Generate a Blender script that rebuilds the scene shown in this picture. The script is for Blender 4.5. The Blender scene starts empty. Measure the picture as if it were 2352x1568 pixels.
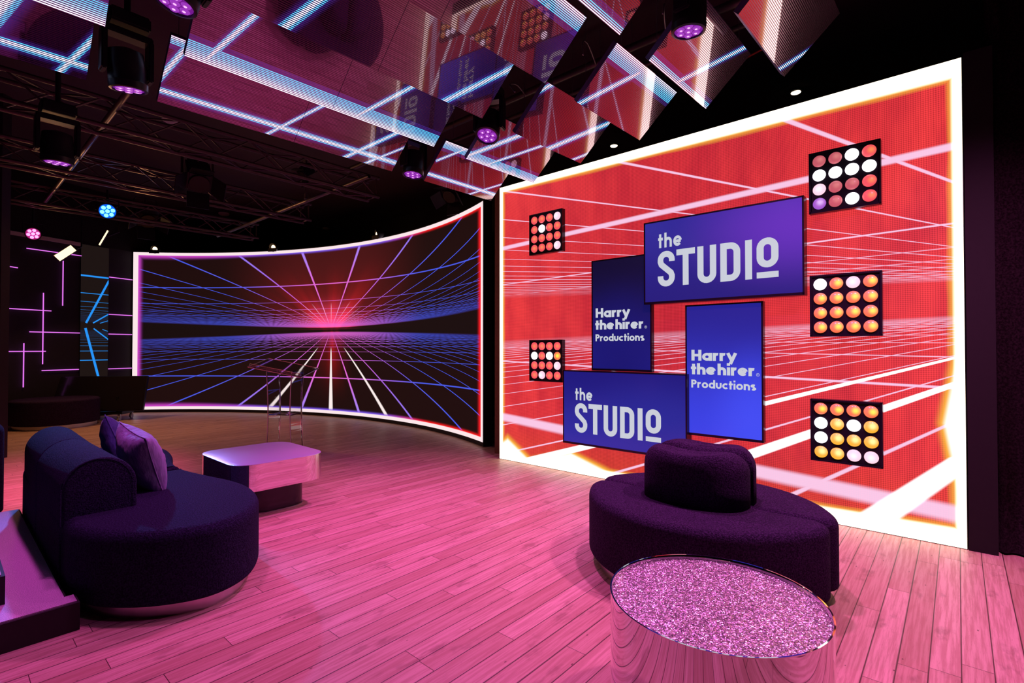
import bpy, bmesh, math, random
from math import sin, cos, pi, radians, sqrt, atan2, hypot
from mathutils import Vector, Matrix, Quaternion
random.seed(7)
SC = bpy.context.scene
COL = SC.collection

# ------------------------------------------------------------------ camera
cam_d = bpy.data.cameras.new('camera'); cam = bpy.data.objects.new('camera', cam_d)
COL.objects.link(cam); SC.camera = cam
FPX = 1166.0
cam_d.sensor_width = 36.0; cam_d.lens = 36.0 * FPX / 2352.0
cam_d.clip_start = 0.02; cam_d.clip_end = 100
HCAM = 1.217
cam.location = (0, 0, HCAM)
cam.rotation_euler = (radians(90) + math.atan(16 / FPX), 0, 0)

# ------------------------------------------------------------------ world + exposure
W = bpy.data.worlds.new('world'); SC.world = W; W.use_nodes = True
W.node_tree.nodes['Background'].inputs[0].default_value = (0.10, 0.05, 0.14, 1)
W.node_tree.nodes['Background'].inputs[1].default_value = 0.02
SC.view_settings.view_transform = 'Standard'; SC.view_settings.look = 'None'
SC.view_settings.exposure = 0.0; SC.view_settings.gamma = 1.0
SC.view_settings.use_curve_mapping = False

# ------------------------------------------------------------------ axes of the room: a = along the boards, w = along the red wall
AX = Vector((0.65979, 0.75145, 0)); WX = Vector((-0.75145, 0.65979, 0))
ROOM_ANG = atan2(AX.y, AX.x)
def P(a, w, z=0.0): return AX * a + WX * w + Vector((0, 0, z))

# lights ---------------------------------------------------------------------
def spot(name, loc, target, power, color, size=70, blend=1.0, radius=0.07):
    d = bpy.data.lights.new(name, 'SPOT'); d.energy = power; d.color = color
    d.spot_size = radians(size); d.spot_blend = blend; d.shadow_soft_size = radius
    o = bpy.data.objects.new(name, d); COL.objects.link(o); o.location = loc
    o.rotation_euler = (Vector(target) - Vector(loc)).to_track_quat('-Z', 'Y').to_euler()
    return o
def area(name, loc, target, power, color, sx, sy):
    d = bpy.data.lights.new(name, 'AREA'); d.energy = power; d.color = color
    d.shape = 'RECTANGLE'; d.size = sx; d.size_y = sy
    o = bpy.data.objects.new(name, d); COL.objects.link(o); o.location = loc
    o.rotation_euler = (Vector(target) - Vector(loc)).to_track_quat('-Z', 'Y').to_euler()
    return o
MAG = (1.0, 0.135, 0.80); VIO = (0.85, 0.12, 0.95)
# beams of the moving heads (lens position, aim, power, colour, cone)
BEAMS = [
    ((2.95, 1.19, 3.10), (3.1, 1.4, 0), 210, (1.0, 0.20, 0.78), 125),
    ((2.95, 2.86, 2.94), (1.8, 2.4, 0), 240, (1.0, 0.14, 0.82), 105),
    ((2.95, 3.83, 2.84), (2.6, 3.7, 0), 110, (1.0, 0.13, 0.62), 82),
    ((0.77, 2.90, 2.92), (0.2, 3.0, 0), 100, MAG, 110),
    ((0.77, 3.79, 2.79), (1.1, 4.15, 0), 70, MAG, 100),
    ((2.95, -0.15, 3.15), (3.2, -0.1, 0), 330, (1.0, 0.24, 0.74), 120),  # added head out of view, carries pink fill onto the right foreground
    ((0.77, 1.19, 3.10), (0.9, 1.2, 0), 30, VIO, 120),  # added head out of view, violet fill for the near left floor
]
for i, (l, t, pw, c, sz) in enumerate(BEAMS):
    spot('magenta_beam', P(l[0], l[1], l[2] - 0.03), P(*t), pw, c, sz)
spot('magenta_beam', (-3.57, 3.97, 2.50), (-4.4, 4.6, 0), 430, (1.0, 0.10, 0.46), 64)
# warm work light from the panel lights on the far left and the small spots on the curved screen
area('warm_panel_beam', (-6.9, 7.6, 2.55), (-4.2, 7.4, 0), 26, (1.0, 0.46, 0.20), 0.3, 0.2)
area('warm_panel_beam', (-5.4, 7.4, 2.85), (-3.0, 7.2, 0), 24, (1.0, 0.42, 0.18), 0.3, 0.2)
spot('blue_par_beam', (-5.36, 6.68, 3.03), (-2.7, 3.2, 0.6), 1100, (0.08, 0.25, 1.0), 26)

# ------------------------------------------------------------------ node graph helper
class NG:
    def __init__(self, name):
        self.mat = bpy.data.materials.new(name); self.mat.use_nodes = True
        self.nt = self.mat.node_tree; self.nt.nodes.clear()
        self.out = self.nt.nodes.new('ShaderNodeOutputMaterial')
    def n(self, t): return self.nt.nodes.new(t)
    def set(self, sock, v):
        if hasattr(v, 'node'): self.nt.links.new(v, sock)
        elif isinstance(v, (tuple, list)) and len(v) == 3 and sock.type == 'RGBA': sock.default_value = (*v, 1)
        else: sock.default_value = v
    def m(self, op, a, b=None, c=None, clamp=False):
        k = self.n('ShaderNodeMath'); k.operation = op; k.use_clamp = clamp
        self.set(k.inputs[0], a)
        if b is not None: self.set(k.inputs[1], b)
        if c is not None: self.set(k.inputs[2], c)
        return k.outputs[0]
    def add(self, a, b): return self.m('ADD', a, b)
    def sub(self, a, b): return self.m('SUBTRACT', a, b)
    def mul(self, a, b): return self.m('MULTIPLY', a, b)
    def div(self, a, b): return self.m('DIVIDE', a, b)
    def mad(self, a, b, c): return self.m('MULTIPLY_ADD', a, b, c)
    def mx(self, a, b): return self.m('MAXIMUM', a, b)
    def mn(self, a, b): return self.m('MINIMUM', a, b)
    def ab(self, a): return self.m('ABSOLUTE', a)
    def step(self, v, lo, hi, to0=0.0, to1=1.0, smooth=True):
        k = self.n('ShaderNodeMapRange'); k.interpolation_type = 'SMOOTHSTEP' if smooth else 'LINEAR'
        self.set(k.inputs['Value'], v); self.set(k.inputs['From Min'], lo); self.set(k.inputs['From Max'], hi)
        self.set(k.inputs['To Min'], to0); self.set(k.inputs['To Max'], to1)
        return k.outputs['Result']
    def uv(self):
        k = self.n('ShaderNodeUVMap'); k.uv_map = 'UVMap'
        s = self.n('ShaderNodeSeparateXYZ'); self.nt.links.new(k.outputs[0], s.inputs[0])
        return s.outputs[0], s.outputs[1], k.outputs[0]
    def obj(self):
        k = self.n('ShaderNodeTexCoord'); return k.outputs['Object']
    def sep(self, v):
        s = self.n('ShaderNodeSeparateXYZ'); self.set(s.inputs[0], v); return s.outputs
    def comb(self, x, y, z):
        s = self.n('ShaderNodeCombineXYZ'); self.set(s.inputs[0], x); self.set(s.inputs[1], y); self.set(s.inputs[2], z); return s.outputs[0]
    def mix(self, f, a, b, mode='MIX'):
        k = self.n('ShaderNodeMix'); k.data_type = 'RGBA'; k.blend_type = mode
        self.set(k.inputs[0], f); self.set(k.inputs[6], a if hasattr(a, 'node') else (*a[:3], 1)); self.set(k.inputs[7], b if hasattr(b, 'node') else (*b[:3], 1))
        return k.outputs[2]
    def scale(self, col, f):
        k = self.n('ShaderNodeVectorMath'); k.operation = 'SCALE'
        if hasattr(col, 'node'): self.nt.links.new(col, k.inputs[0])
        else: k.inputs[0].default_value = col
        self.set(k.inputs['Scale'], f); return k.outputs[0]
    def vadd(self, a, b):
        k = self.n('ShaderNodeVectorMath'); k.operation = 'ADD'
        for i, v in enumerate((a, b)):
            if hasattr(v, 'node'): self.nt.links.new(v, k.inputs[i])
            else: k.inputs[i].default_value = v
        return k.outputs[0]
    def noise(self, vec, scale, detail=2, rough=0.5):
        k = self.n('ShaderNodeTexNoise'); self.set(k.inputs['Vector'], vec)
        k.inputs['Scale'].default_value = scale; k.inputs['Detail'].default_value = detail; k.inputs['Roughness'].default_value = rough
        return k.outputs['Fac']
    def white(self, vec):
        k = self.n('ShaderNodeTexWhiteNoise'); k.noise_dimensions = '3D'; self.set(k.inputs['Vector'], vec); return k.outputs['Value'], k.outputs['Color']
    def bsdf(self, color=(0.5, 0.5, 0.5), rough=0.5, metal=0.0, spec=0.5, normal=None, emis=None, estr=1.0, trans=0.0, ior=1.45, sheen=0.0, coat=0.0):
        k = self.n('ShaderNodeBsdfPrincipled')
        self.set(k.inputs['Base Color'], color); self.set(k.inputs['Roughness'], rough); self.set(k.inputs['Metallic'], metal)
        self.set(k.inputs['Specular IOR Level'], spec); self.set(k.inputs['IOR'], ior)
        self.set(k.inputs['Transmission Weight'], trans); self.set(k.inputs['Sheen Weight'], sheen); self.set(k.inputs['Coat Weight'], coat)
        if normal is not None: self.set(k.inputs['Normal'], normal)
        if emis is not None:
            self.set(k.inputs['Emission Color'], emis); self.set(k.inputs['Emission Strength'], estr)
        self.nt.links.new(k.outputs[0], self.out.inputs[0]); return k
    def bump(self, h, strength=0.3, dist=0.01):
        k = self.n('ShaderNodeBump'); self.set(k.inputs['Height'], h); k.inputs['Strength'].default_value = strength
        k.inputs['Distance'].default_value = dist; return k.outputs[0]
    # a straight line of light from (x0,y0) to (x1,y1) on a screen
    def seg(self, u, v, x0, y0, x1, y1, hw, soft, extend=0.0):
        L = hypot(x1 - x0, y1 - y0); dx, dy = (x1 - x0) / L, (y1 - y0) / L
        # across = (u-x0)*(-dy)+(v-y0)*dx ; along = (u-x0)*dx+(v-y0)*dy
        ac = self.ab(self.add(self.mad(u, -dy, (x0 * dy - y0 * dx)), self.mul(v, dx)))
        al = self.add(self.mad(u, dx, (-x0 * dx - y0 * dy)), self.mul(v, dy))
        e = self.sub(self.ab(self.sub(al, L / 2)), L / 2 + extend)
        d = self.mx(ac, self.add(e, hw))
        return self.step(d, hw, hw + soft, 1.0, 0.0), d
    def glinesw(self, g, hw, grad, mind):      # same, but never thinner than mind metres on the screen
        f = self.ab(self.sub(self.m('FRACT', self.add(g, 0.5)), 0.5)); h = self.mx(self.mul(grad, mind), hw)
        return self.step(f, self.mul(h, 0.6), self.mul(h, 1.5), 1.0, 0.0)
    def glines(self, g, hw):           # light where g is near a whole number
        f = self.ab(self.sub(self.m('FRACT', self.add(g, 0.5)), 0.5))
        return self.step(f, hw * 0.6, hw * 1.5, 1.0, 0.0)

def plain(name, color, rough=0.5, metal=0.0, spec=0.5, noise=0.0, **kw):
    g = NG(name); c = color
    if noise:
        f = g.noise(g.obj(), 30, 3)
        c = g.mix(f, tuple(x * (1 - noise) for x in color), tuple(x * (1 + noise) for x in color))
    g.bsdf(c, rough, metal, spec, **kw); return g.mat
def glow(name, color, strength):
    g = NG(name); g.bsdf((0.02, 0.02, 0.02), 0.4, emis=color, estr=strength); return g.mat

# ------------------------------------------------------------------ materials
M = {}
M['black'] = plain('black_metal', (0.012, 0.011, 0.013), 0.45, 0.3, noise=0.2)
M['black_plastic'] = plain('black_plastic', (0.01, 0.01, 0.012), 0.35, noise=0.1)
M['black_paint'] = plain('black_paint', (0.02, 0.016, 0.018), 0.8, noise=0.2)
M['truss'] = plain('truss_metal', (0.07, 0.05, 0.045), 0.45, 0.5, noise=0.2)
M['pipe'] = plain('pipe_metal', (0.14, 0.11, 0.10), 0.4, 0.6)
M['mirror'] = plain('mirror_steel', (0.80, 0.76, 0.80), 0.03, 1.0)
M['steel'] = plain('brushed_steel', (0.55, 0.52, 0.55), 0.28, 1.0, noise=0.1)
M['black_gloss'] = plain('black_gloss', (0.015, 0.012, 0.015), 0.12)
M['white_plastic'] = plain('white_plastic', (0.5, 0.42, 0.42), 0.5)
M['wire'] = plain('wire_steel', (0.3, 0.25, 0.28), 0.4, 0.8)
M['wood_raw'] = plain('raw_timber', (0.20, 0.09, 0.05), 0.7, noise=0.3)
M['bezel'] = plain('screen_bezel', (0.012, 0.008, 0.016), 0.3)
M['letter'] = glow('lettering_white', (0.60, 0.64, 0.72), 0.95)
M['warm'] = glow('warm_lamp', (1.0, 0.66, 0.34), 4)
M['warm_soft'] = glow('warm_led_face', (1.0, 0.74, 0.42), 1.9)
M['downlight'] = glow('downlight_lamp', (1.0, 0.82, 0.60), 3)
M['blue_led'] = glow('blue_led', (0.03, 0.25, 1.0), 14)
M['pink_led'] = glow('pink_led', (1.0, 0.10, 0.45), 6)
M['blue_glare'] = glow('blue_glare', (0.0, 0.12, 1.0), 1.0)
M['pink_glare'] = glow('pink_glare', (0.5, 0.02, 0.2), 0.8)
M['lens_lit'] = glow('lens_lit', (0.33, 0.04, 0.50), 1.0)
M['lens_hot'] = glow('lens_hot', (0.95, 0.45, 1.0), 1.3)
M['lens_ring'] = glow('lens_ring', (0.16, 0.008, 0.26), 1.0)
M['orange_cable'] = plain('orange_cable', (0.45, 0.06, 0.02), 0.5)

def mk_floor():
    g = NG('hardwood_boards'); o = g.obj(); x, y, z = g.sep(o)
    # object space is turned so that x runs along the boards
    BW = 0.0935
    row = g.m('FLOOR', g.div(y, BW)); fr = g.m('FRACT', g.div(y, BW))
    r1, _ = g.white(g.comb(row, 3.3, 0))
    ln = g.mad(r1, 0.9, 0.9)
    xx = g.add(g.div(x, ln), g.mul(r1, 17.3))
    bi = g.m('FLOOR', xx); bf = g.m('FRACT', xx)
    tone, tcol = g.white(g.comb(row, bi, 1.7))
    # seams
    ey = g.mul(g.mn(fr, g.sub(1.0, fr)), BW); ex = g.mul(g.mn(bf, g.sub(1.0, bf)), ln)
    wseam = g.mad(g.white(g.comb(row, 9.1, 2))[0], 0.0028, 0.0012)
    sy = g.step(ey, 0.0004, g.add(wseam, 0.0016), 1.0, 0.0); sx = g.step(ex, 0.0004, 0.0022, 1.0, 0.0)
    seam = g.mx(sy, sx)
    gv = g.comb(g.mul(x, 1.6), g.mul(y, 34.0), g.mul(tone, 30))
    grain = g.noise(gv, 2.4, 5, 0.6)
    gv2 = g.comb(g.mul(x, 5.0), g.mul(y, 60.0), g.mul(tone, 11))
    fine = g.noise(gv2, 6, 3, 0.6)
    base = g.mix(tone, (0.50, 0.32, 0.225), (0.70, 0.49, 0.37))
    base = g.mix(g.step(grain, 0.38, 0.62, 0.0, 0.55), base, (0.36, 0.19, 0.12))
    base = g.mix(g.step(fine, 0.55, 0.75, 0.0, 0.30), base, (0.26, 0.13, 0.085))
    # dark worn stains
    st = g.noise(g.comb(g.mul(x, 3), g.mul(y, 7), 4), 1.3, 4, 0.65)
    base = g.mix(g.step(st, 0.56, 0.72, 0.0, 0.5), base, (0.17, 0.085, 0.06))
    # nail holes and specks
    vk = g.n('ShaderNodeTexVoronoi'); g.set(vk.inputs['Vector'], g.comb(g.mul(x, 7.0), g.mul(y, 14), 0)); vk.inputs['Scale'].default_value = 1.0
    dots = g.step(vk.outputs['Distance'], 0.035, 0.060, 1.0, 0.0)
    base = g.mix(g.mul(dots, 0.75), base, (0.05, 0.02, 0.015))
    base = g.mix(g.mul(seam, 0.95), base, (0.045, 0.018, 0.014))
    h = g.sub(g.mul(grain, 0.15), seam)
    rough = g.step(grain, 0.3, 0.7, 0.36, 0.5)
    g.bsdf(base, rough, 0.0, 0.32, normal=g.bump(h, 0.35, 0.002)); return g.mat
M['floor'] = mk_floor()

def mk_fabric(name, col, strength=0.8, sc=150):
    g = NG(name); o = g.obj()
    f = g.step(g.noise(o, sc, 3, 0.6), 0.32, 0.68); f2 = g.noise(o, 5, 2)
    c = g.mix(f, tuple(x * 0.30 for x in col), tuple(x * 1.6 for x in col))
    c = g.mix(g.mul(f2, 0.35), c, tuple(x * 0.7 for x in col))
    g.bsdf(c, 0.95, 0, 0.1, normal=g.bump(f, strength, 0.004), sheen=0.0); return g.mat
M['boucle'] = mk_fabric('dark_boucle', (0.036, 0.018, 0.056))
M['boucle_blue'] = mk_fabric('charcoal_boucle', (0.018, 0.017, 0.045))
def mk_velvet(name, col):
    g = NG(name); o = g.obj(); x, y, z = g.sep(o)
    f = g.noise(g.comb(x, y, g.mul(z, 0.35)), 26, 3, 0.5)
    c = g.mix(g.step(f, 0.3, 0.7), tuple(v * .8 for v in col), tuple(v * 1.15 for v in col))
    g.bsdf(c, 0.75, 0, 0.25, normal=g.bump(f, 0.7, 0.018), sheen=0.15); return g.mat
M['velvet'] = mk_velvet('mauve_velvet', (0.21, 0.19, 0.34)); M['velvet_navy'] = mk_velvet('navy_velvet', (0.05, 0.07, 0.20))
M['curtain'] = mk_fabric('curtain_cloth', (0.028, 0.016, 0.020), 0.2, 90)
M['wall_dark'] = plain('dark_wall', (0.009, 0.006, 0.007), 0.9, noise=0.2)
M['ceiling'] = plain('ceiling_paint', (0.045, 0.030, 0.034), 0.95, noise=0.15)

def mk_glitter():
    g = NG('glitter_top'); o = g.obj()
    v = g.n('ShaderNodeTexVoronoi'); g.set(v.inputs['Vector'], o); v.inputs['Scale'].default_value = 310
    geo = g.n('ShaderNodeNewGeometry')
    k = g.n('ShaderNodeVectorMath'); k.operation = 'SUBTRACT'; g.nt.links.new(v.outputs['Color'], k.inputs[0]); k.inputs[1].default_value = (0.5, 0.5, 0.5)
    nv = g.vadd(geo.outputs['Normal'], g.scale(k.outputs[0], 0.95))
    nn = g.n('ShaderNodeVectorMath'); nn.operation = 'NORMALIZE'; g.nt.links.new(nv, nn.inputs[0])
    c = g.mix(g.white(v.outputs['Color'])[0], (0.98, 0.86, 0.90), (0.16, 0.09, 0.14))
    g.bsdf(c, 0.30, 0.80, 0.5, normal=nn.outputs[0]); return g.mat
M['glitter'] = mk_glitter()

def mk_carpet():
    g = NG('sparkle_carpet'); o = g.obj(); f = g.noise(o, 420, 2, 0.7)
    c = g.mix(g.step(f, 0.35, 0.7), (0.35, 0.22, 0.36), (0.95, 0.70, 0.90))
    g.bsdf(c, 0.6, 0, 0.4, normal=g.bump(f, 0.5, 0.003)); return g.mat
M['carpet'] = mk_carpet()

def mk_tabletop():
    g = NG('dimpled_metal_top'); o = g.obj()
    v = g.n('ShaderNodeTexVoronoi'); g.set(v.inputs['Vector'], o); v.inputs['Scale'].default_value = 130; v.inputs['Randomness'].default_value = 0.1
    g.bsdf((0.70, 0.74, 1.0), 0.34, 0.65, 0.5, normal=g.bump(v.outputs['Distance'], 0.25, 0.002)); return g.mat
M['dimple'] = mk_tabletop()
M['acrylic_glint'] = plain('acrylic_glint', (0.95, 0.80, 0.82), 0.4, 0.6, 0.8)  # pale pink tint stands in for light caught along the acrylic edges
M['acrylic'] = plain('clear_acrylic', (0.97, 0.94, 0.95), 0.02, 0.0, 0.5, trans=1.0, ior=1.35)

# --- red video wall picture: a red neon grid room seen in perspective
def mk_red():
    g = NG('red_grid_video'); s, z, uvv = g.uv()
    q = g.mx(g.ab(g.sub(z, 1.555)), 0.004)
    q = g.mul(q, 1.0)
    # upper plane
    Dn = g.mad(s, -1.02, 4.86); An = g.mad(s, 0.0345, 0.69)
    D = g.sub(g.div(Dn, q), 3.43); A = g.sub(g.div(An, q), 0.905)
    up = g.m('GREATER_THAN', z, 1.555)
    far = g.step(g.div(g.add(Dn, An), q), 15.0, 27.0, 1.0, 0.0)
    qq = g.mul(q, q)
    U = g.mul(g.mul(up, far), g.mx(g.glinesw(D, 0.019, g.div(Dn, qq), 0.0022), g.glinesw(A, 0.022, g.div(An, qq), 0.0022)))
    # lower plane
    q2 = g.mx(g.sub(1.48, z), 0.004)
    Fd = g.mad(s, 0.046, 0.671); Fa = g.mad(s, -1.044, 5.053)
    FD = g.add(g.div(Fd, q2), 0.338); FA = g.sub(g.div(Fa, q2), 1.523)
    lo = g.m('LESS_THAN', z, 1.48)
    far2 = g.step(g.div(g.add(Fd, Fa), q2), 20.0, 34.0, 1.0, 0.0)
    qq2 = g.mul(q2, q2)
    G = g.mul(g.mul(lo, far2), g.mx(g.glinesw(FD, 0.025, g.div(Fd, qq2), 0.0022), g.glinesw(FA, 0.019, g.div(g.ab(Fa), qq2), 0.0022)))
    q3 = g.mx(g.sub(1.47, z), 0.004)
    T = g.sub(g.div(g.mad(s, -0.977, 4.638), q3), 0.955)
    tl = g.ab(g.sub(g.m('FRACT', g.add(T, 0.5)), 0.5))
    thick = g.step(tl, 0.055, 0.085, 1.0, 0.0)
    thick = g.mul(thick, g.mul(g.m('LESS_THAN', T, 2.5), g.m('LESS_THAN', z, 1.3)))
    lines = g.mul(g.mn(g.add(U, G), 1.0), g.step(g.ab(g.sub(z, 1.52)), 0.10, 0.45, 0.62, 1.0))
    # border glow
    side = g.mn(s, g.sub(3.846, s)); tb = g.mn(z, g.sub(3.0, z))
    wtb = g.mad(s, 0.016, 0.045)
    db = g.mn(g.sub(side, 0.04), g.sub(tb, wtb))
    n1 = g.noise(uvv, 1.4, 2)
    yel = g.step(db, 0.0, g.mad(n1, 0.05, 0.02), 1.0, 0.0, False)
    wht = g.step(db, -0.012, 0.02, 1.0, 0.0)
    # wide bleeding of white where the thick lines meet the lower border
    cornr = g.step(g.add(g.ab(g.sub(s, 0.95)), g.mul(z, 3.5)), 0.35, 0.95, 1.0, 0.0)
    cornl = g.step(g.add(g.ab(g.sub(s, 0.12)), g.mul(z, 1.6)), 0.18, 0.55, 1.0, 0.0)
    big = g.step(g.add(g.ab(g.sub(s, 3.84)), g.mul(g.ab(g.sub(z, 0.75)), 0.16)), 0.02, 0.17, 1.0, 0.0)
    bleed = g.mx(g.mx(cornr, cornl), big)
    thick = g.mx(thick, g.step(bleed, 0.35, 0.8))
    yel = g.mx(yel, g.step(bleed, 0.02, 0.5))
    # ground: red, slightly deeper in the middle band
    band = g.step(g.ab(g.sub(s, 1.9)), 0.0, 2.1, 0.55, 1.0)
    nn = g.noise(g.comb(g.mul(s, 3.0), g.mul(z, 1.2), 0), 1.6, 3)
    red = g.mix(g.mul(band, g.step(nn, 0.25, 0.7, 0.55, 1.0)), (0.40, 0.008, 0.030), (0.88, 0.050, 0.055))
    red = g.mix(g.step(z, 0.0, 0.55, 0.30, 0.0), red, (0.75, 0.10, 0.01))
    # led dots
    px = 0.0125
    dx = g.sub(g.m('FRACT', g.div(s, px)), 0.5); dz = g.sub(g.m('FRACT', g.div(z, px)), 0.5)
    dot = g.step(g.m('SQRT', g.add(g.mul(dx, dx), g.mul(dz, dz))), 0.30, 0.60, 1.16, 0.62)
    red = g.scale(red, dot)
    c = g.mix(yel, red, (1.0, 0.50, 0.05))
    c = g.mix(g.mul(lines, 0.86), c, (1.0, 0.66, 0.92))
    c = g.mix(thick, c, (1.8, 1.6, 1.65))
    c = g.mix(wht, c, (2.6, 2.2, 1.7))
    g.bsdf((0.01, 0.01, 0.01), 0.5, 0, 0.2, emis=c, estr=1.0); return g.mat
M['video_red'] = mk_red()

# --- curved screen picture: blue neon grid with a red glow at the vanishing point
def mk_curve():
    g = NG('blue_grid_video'); s, z, uvv = g.uv()
    ds = g.sub(s, 4.08); ads = g.ab(ds)
    dz = g.sub(z, 1.50); q = g.mx(g.ab(dz), 0.004)
    upm = g.m('GREATER_THAN', dz, 0.0)
    R = g.add(g.div(g.mul(ds, 1.035), q), 0.5)
    Hn = g.div(g.mad(upm, -0.06, 1.46), q)
    H = g.sub(Hn, 0.69)
    rad = g.m('SQRT', g.add(1.0, g.mul(ds, ds)))
    far = g.step(g.div(rad, q), 20.0, 27.0, 1.0, 0.0)
    dim = g.step(g.div(rad, q), 4.0, 22.0, 1.0, 0.55)
    gH = g.div(1.43, g.mul(q, q)); gR = g.div(g.m('SQRT', g.add(g.mul(q, q), g.mul(ds, ds))), g.mul(q, q))
    lines = g.mul(g.mul(far, dim), g.mx(g.glinesw(R, 0.020, gR, 0.0020), g.glinesw(H, 0.016, gH, 0.0022)))
    # streaks near the vanishing point and the three white rays
    st = g.mul(g.glines(g.mul(R, 2.0), 0.05), g.mul(g.mul(g.step(q, 0.10, 0.16), g.step(q, 0.36, 0.5, 1, 0)), g.mul(upm, g.step(ads, 0.5, 0.8, 1, 0))))
    rays = g.mul(g.glines(g.div(g.mul(ds, 1.03), q), 0.030), g.mul(g.sub(1.0, upm), g.mul(g.step(q, 0.30, 0.42), g.m('LESS_THAN', g.div(ads, q), 1.4))))
    near = g.step(ads, 0.1, 2.4, 1.0, 0.0)
    lc = g.mix(near, (0.070, 0.110, 0.85), (0.85, 0.15, 0.68))
    topp = g.mul(g.step(q, 0.8, 1.4), g.step(ads, 1.0, 3.2, 1.0, 0.0))
    lc = g.mix(topp, lc, (0.42, 0.22, 0.90))
    # red glow with soft vertical beams
    beam = g.noise(g.comb(g.div(ds, g.add(q, 0.15)), 2.0, 0), 1.6, 3)
    wide = g.mad(upm, 0.85, 0.32)
    gl = g.mul(g.step(g.div(ads, g.mul(wide, g.add(q, 0.75))), 0.0, 1.35, 1.0, 0.0), g.step(q, -0.3, 1.5, 1.0, 0.0))
    gl = g.mul(gl, g.step(beam, 0.35, 0.68, 0.40, 1.0))
    core = g.mul(g.step(ads, 0.0, 1.1, 1.0, 0.0), g.mul(upm, g.step(q, 0.05, 0.8, 1.0, 0.0)))
    c = (0.013, 0.004, 0.004)
    haze = g.mul(upm, g.step(ads, 0.6, 2.6, 1.0, 0.0))
    cc = g.mix(haze, c, (0.065, 0.007, 0.008))
    cc = g.vadd(cc, g.scale((0.80, 0.010, 0.018), g.m('POWER', gl, 1.6)))
    cc = g.vadd(cc, g.scale((0.85, 0.05, 0.13), g.mul(core, core)))
    gapm = g.m('LESS_THAN', q, g.mul(rad, 0.037))
    cc = g.mix(g.mul(gapm, 0.93), cc, (0.008, 0.004, 0.004))
    cc = g.mix(lines, cc, lc)
    cc = g.mix(g.mul(st, 0.6), cc, (1.0, 0.42, 0.62))
    cc = g.mix(rays, cc, (1.0, 0.86, 0.84))
    # border
    L = 8.16
    dl = g.sub(s, 0.085); dr = g.sub(g.sub(L, s), 0.06)
    db = g.mn(g.mn(dl, dr), g.mn(g.sub(z, 0.055), g.sub(2.945, z)))
    gcol = g.mix(g.step(s, 1.0, 3.0), (0.60, 0.06, 0.55), (0.22, 0.10, 0.85))
    gcol = g.mix(g.step(s, 5.2, 6.6), gcol, (1.0, 0.012, 0.015))
    gw = g.step(s, 0.4, 3.0, 0.12, 0.06)
    gr = g.step(db, 0.0, gw, 1.0, 0.0)
    cc = g.mix(g.mul(gr, gr), cc, gcol)
    rr = g.step(dr, 0.0, 0.15, 1.0, 0.0); cc = g.mix(g.mul(rr, rr), cc, (1.0, 0.012, 0.02))
    cc = g.mix(g.step(db, -0.004, 0.006, 1.0, 0.0), cc, (0.98, 0.80, 0.82))
    g.bsdf((0.008, 0.006, 0.006), 0.6, 0, 0.05, emis=cc, estr=1.0); return g.mat
M['video_blue'] = mk_curve()

# --- see-through LED ceiling panel picture
def mk_panel(name, segs, bands, upmost=0.44):
    g = NG(name); u, v, uvv = g.uv()
    core = 0.0; halo = 0.0
    for (x0, y0, x1, y1, hw) in segs:
        a, d = g.seg(u, v, x0, y0, x1, y1, hw, hw * 0.25, 0.03)
        b = g.step(d, hw * 0.05, hw * 0.75, 1.0, 0.0)
        h = g.step(d, hw, hw * 2.6, 1.0, 0.0)
        core = g.mx(core, b); halo = g.mx(halo, a)
        glowh = h if (x0, y0, x1, y1, hw) == segs[0] else g.mx(glowh, h)
    if not segs: glowh = 0.0
    for (v0, v1, lo) in bands:
        a = g.mul(g.m('GREATER_THAN', v, v0), g.m('LESS_THAN', v, v1))
        b = g.step(v, v0, v1, 1.0, 0.0, False) if lo else g.step(v, v0, v1, 0.0, 1.0, False)
        halo = g.mx(halo, a); core = g.mx(core, g.mul(a, g.mul(g.mul(b, b), b)))
        h = g.mul(g.m('GREATER_THAN', v, v0 - 0.03), g.m('LESS_THAN', v, v1 + 0.03)); glowh = g.mx(glowh, g.mul(h, 0.8))
    pit = 0.0105
    f = g.m('FRACT', g.div(v, pit))
    bar = g.step(g.ab(g.sub(f, 0.5)), 0.14, 0.30, 1.0, 0.0)
    col = g.mix(core, (0.08, 0.72, 1.25), (2.0, 1.7, 1.95))
    e = g.scale(col, g.mul(halo, bar))
    e = g.vadd(e, g.scale((0.03, 0.012, 0.16), g.mul(glowh, g.mad(bar, 0.7, 0.3))))
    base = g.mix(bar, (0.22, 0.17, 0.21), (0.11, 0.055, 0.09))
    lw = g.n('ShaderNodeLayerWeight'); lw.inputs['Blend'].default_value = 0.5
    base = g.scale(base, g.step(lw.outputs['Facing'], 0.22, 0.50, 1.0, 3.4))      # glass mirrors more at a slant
    g.bsdf(base, g.mad(bar, 0.25, 0.02), 0.92, 0.5, emis=e, estr=1.15); return g.mat

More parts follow.
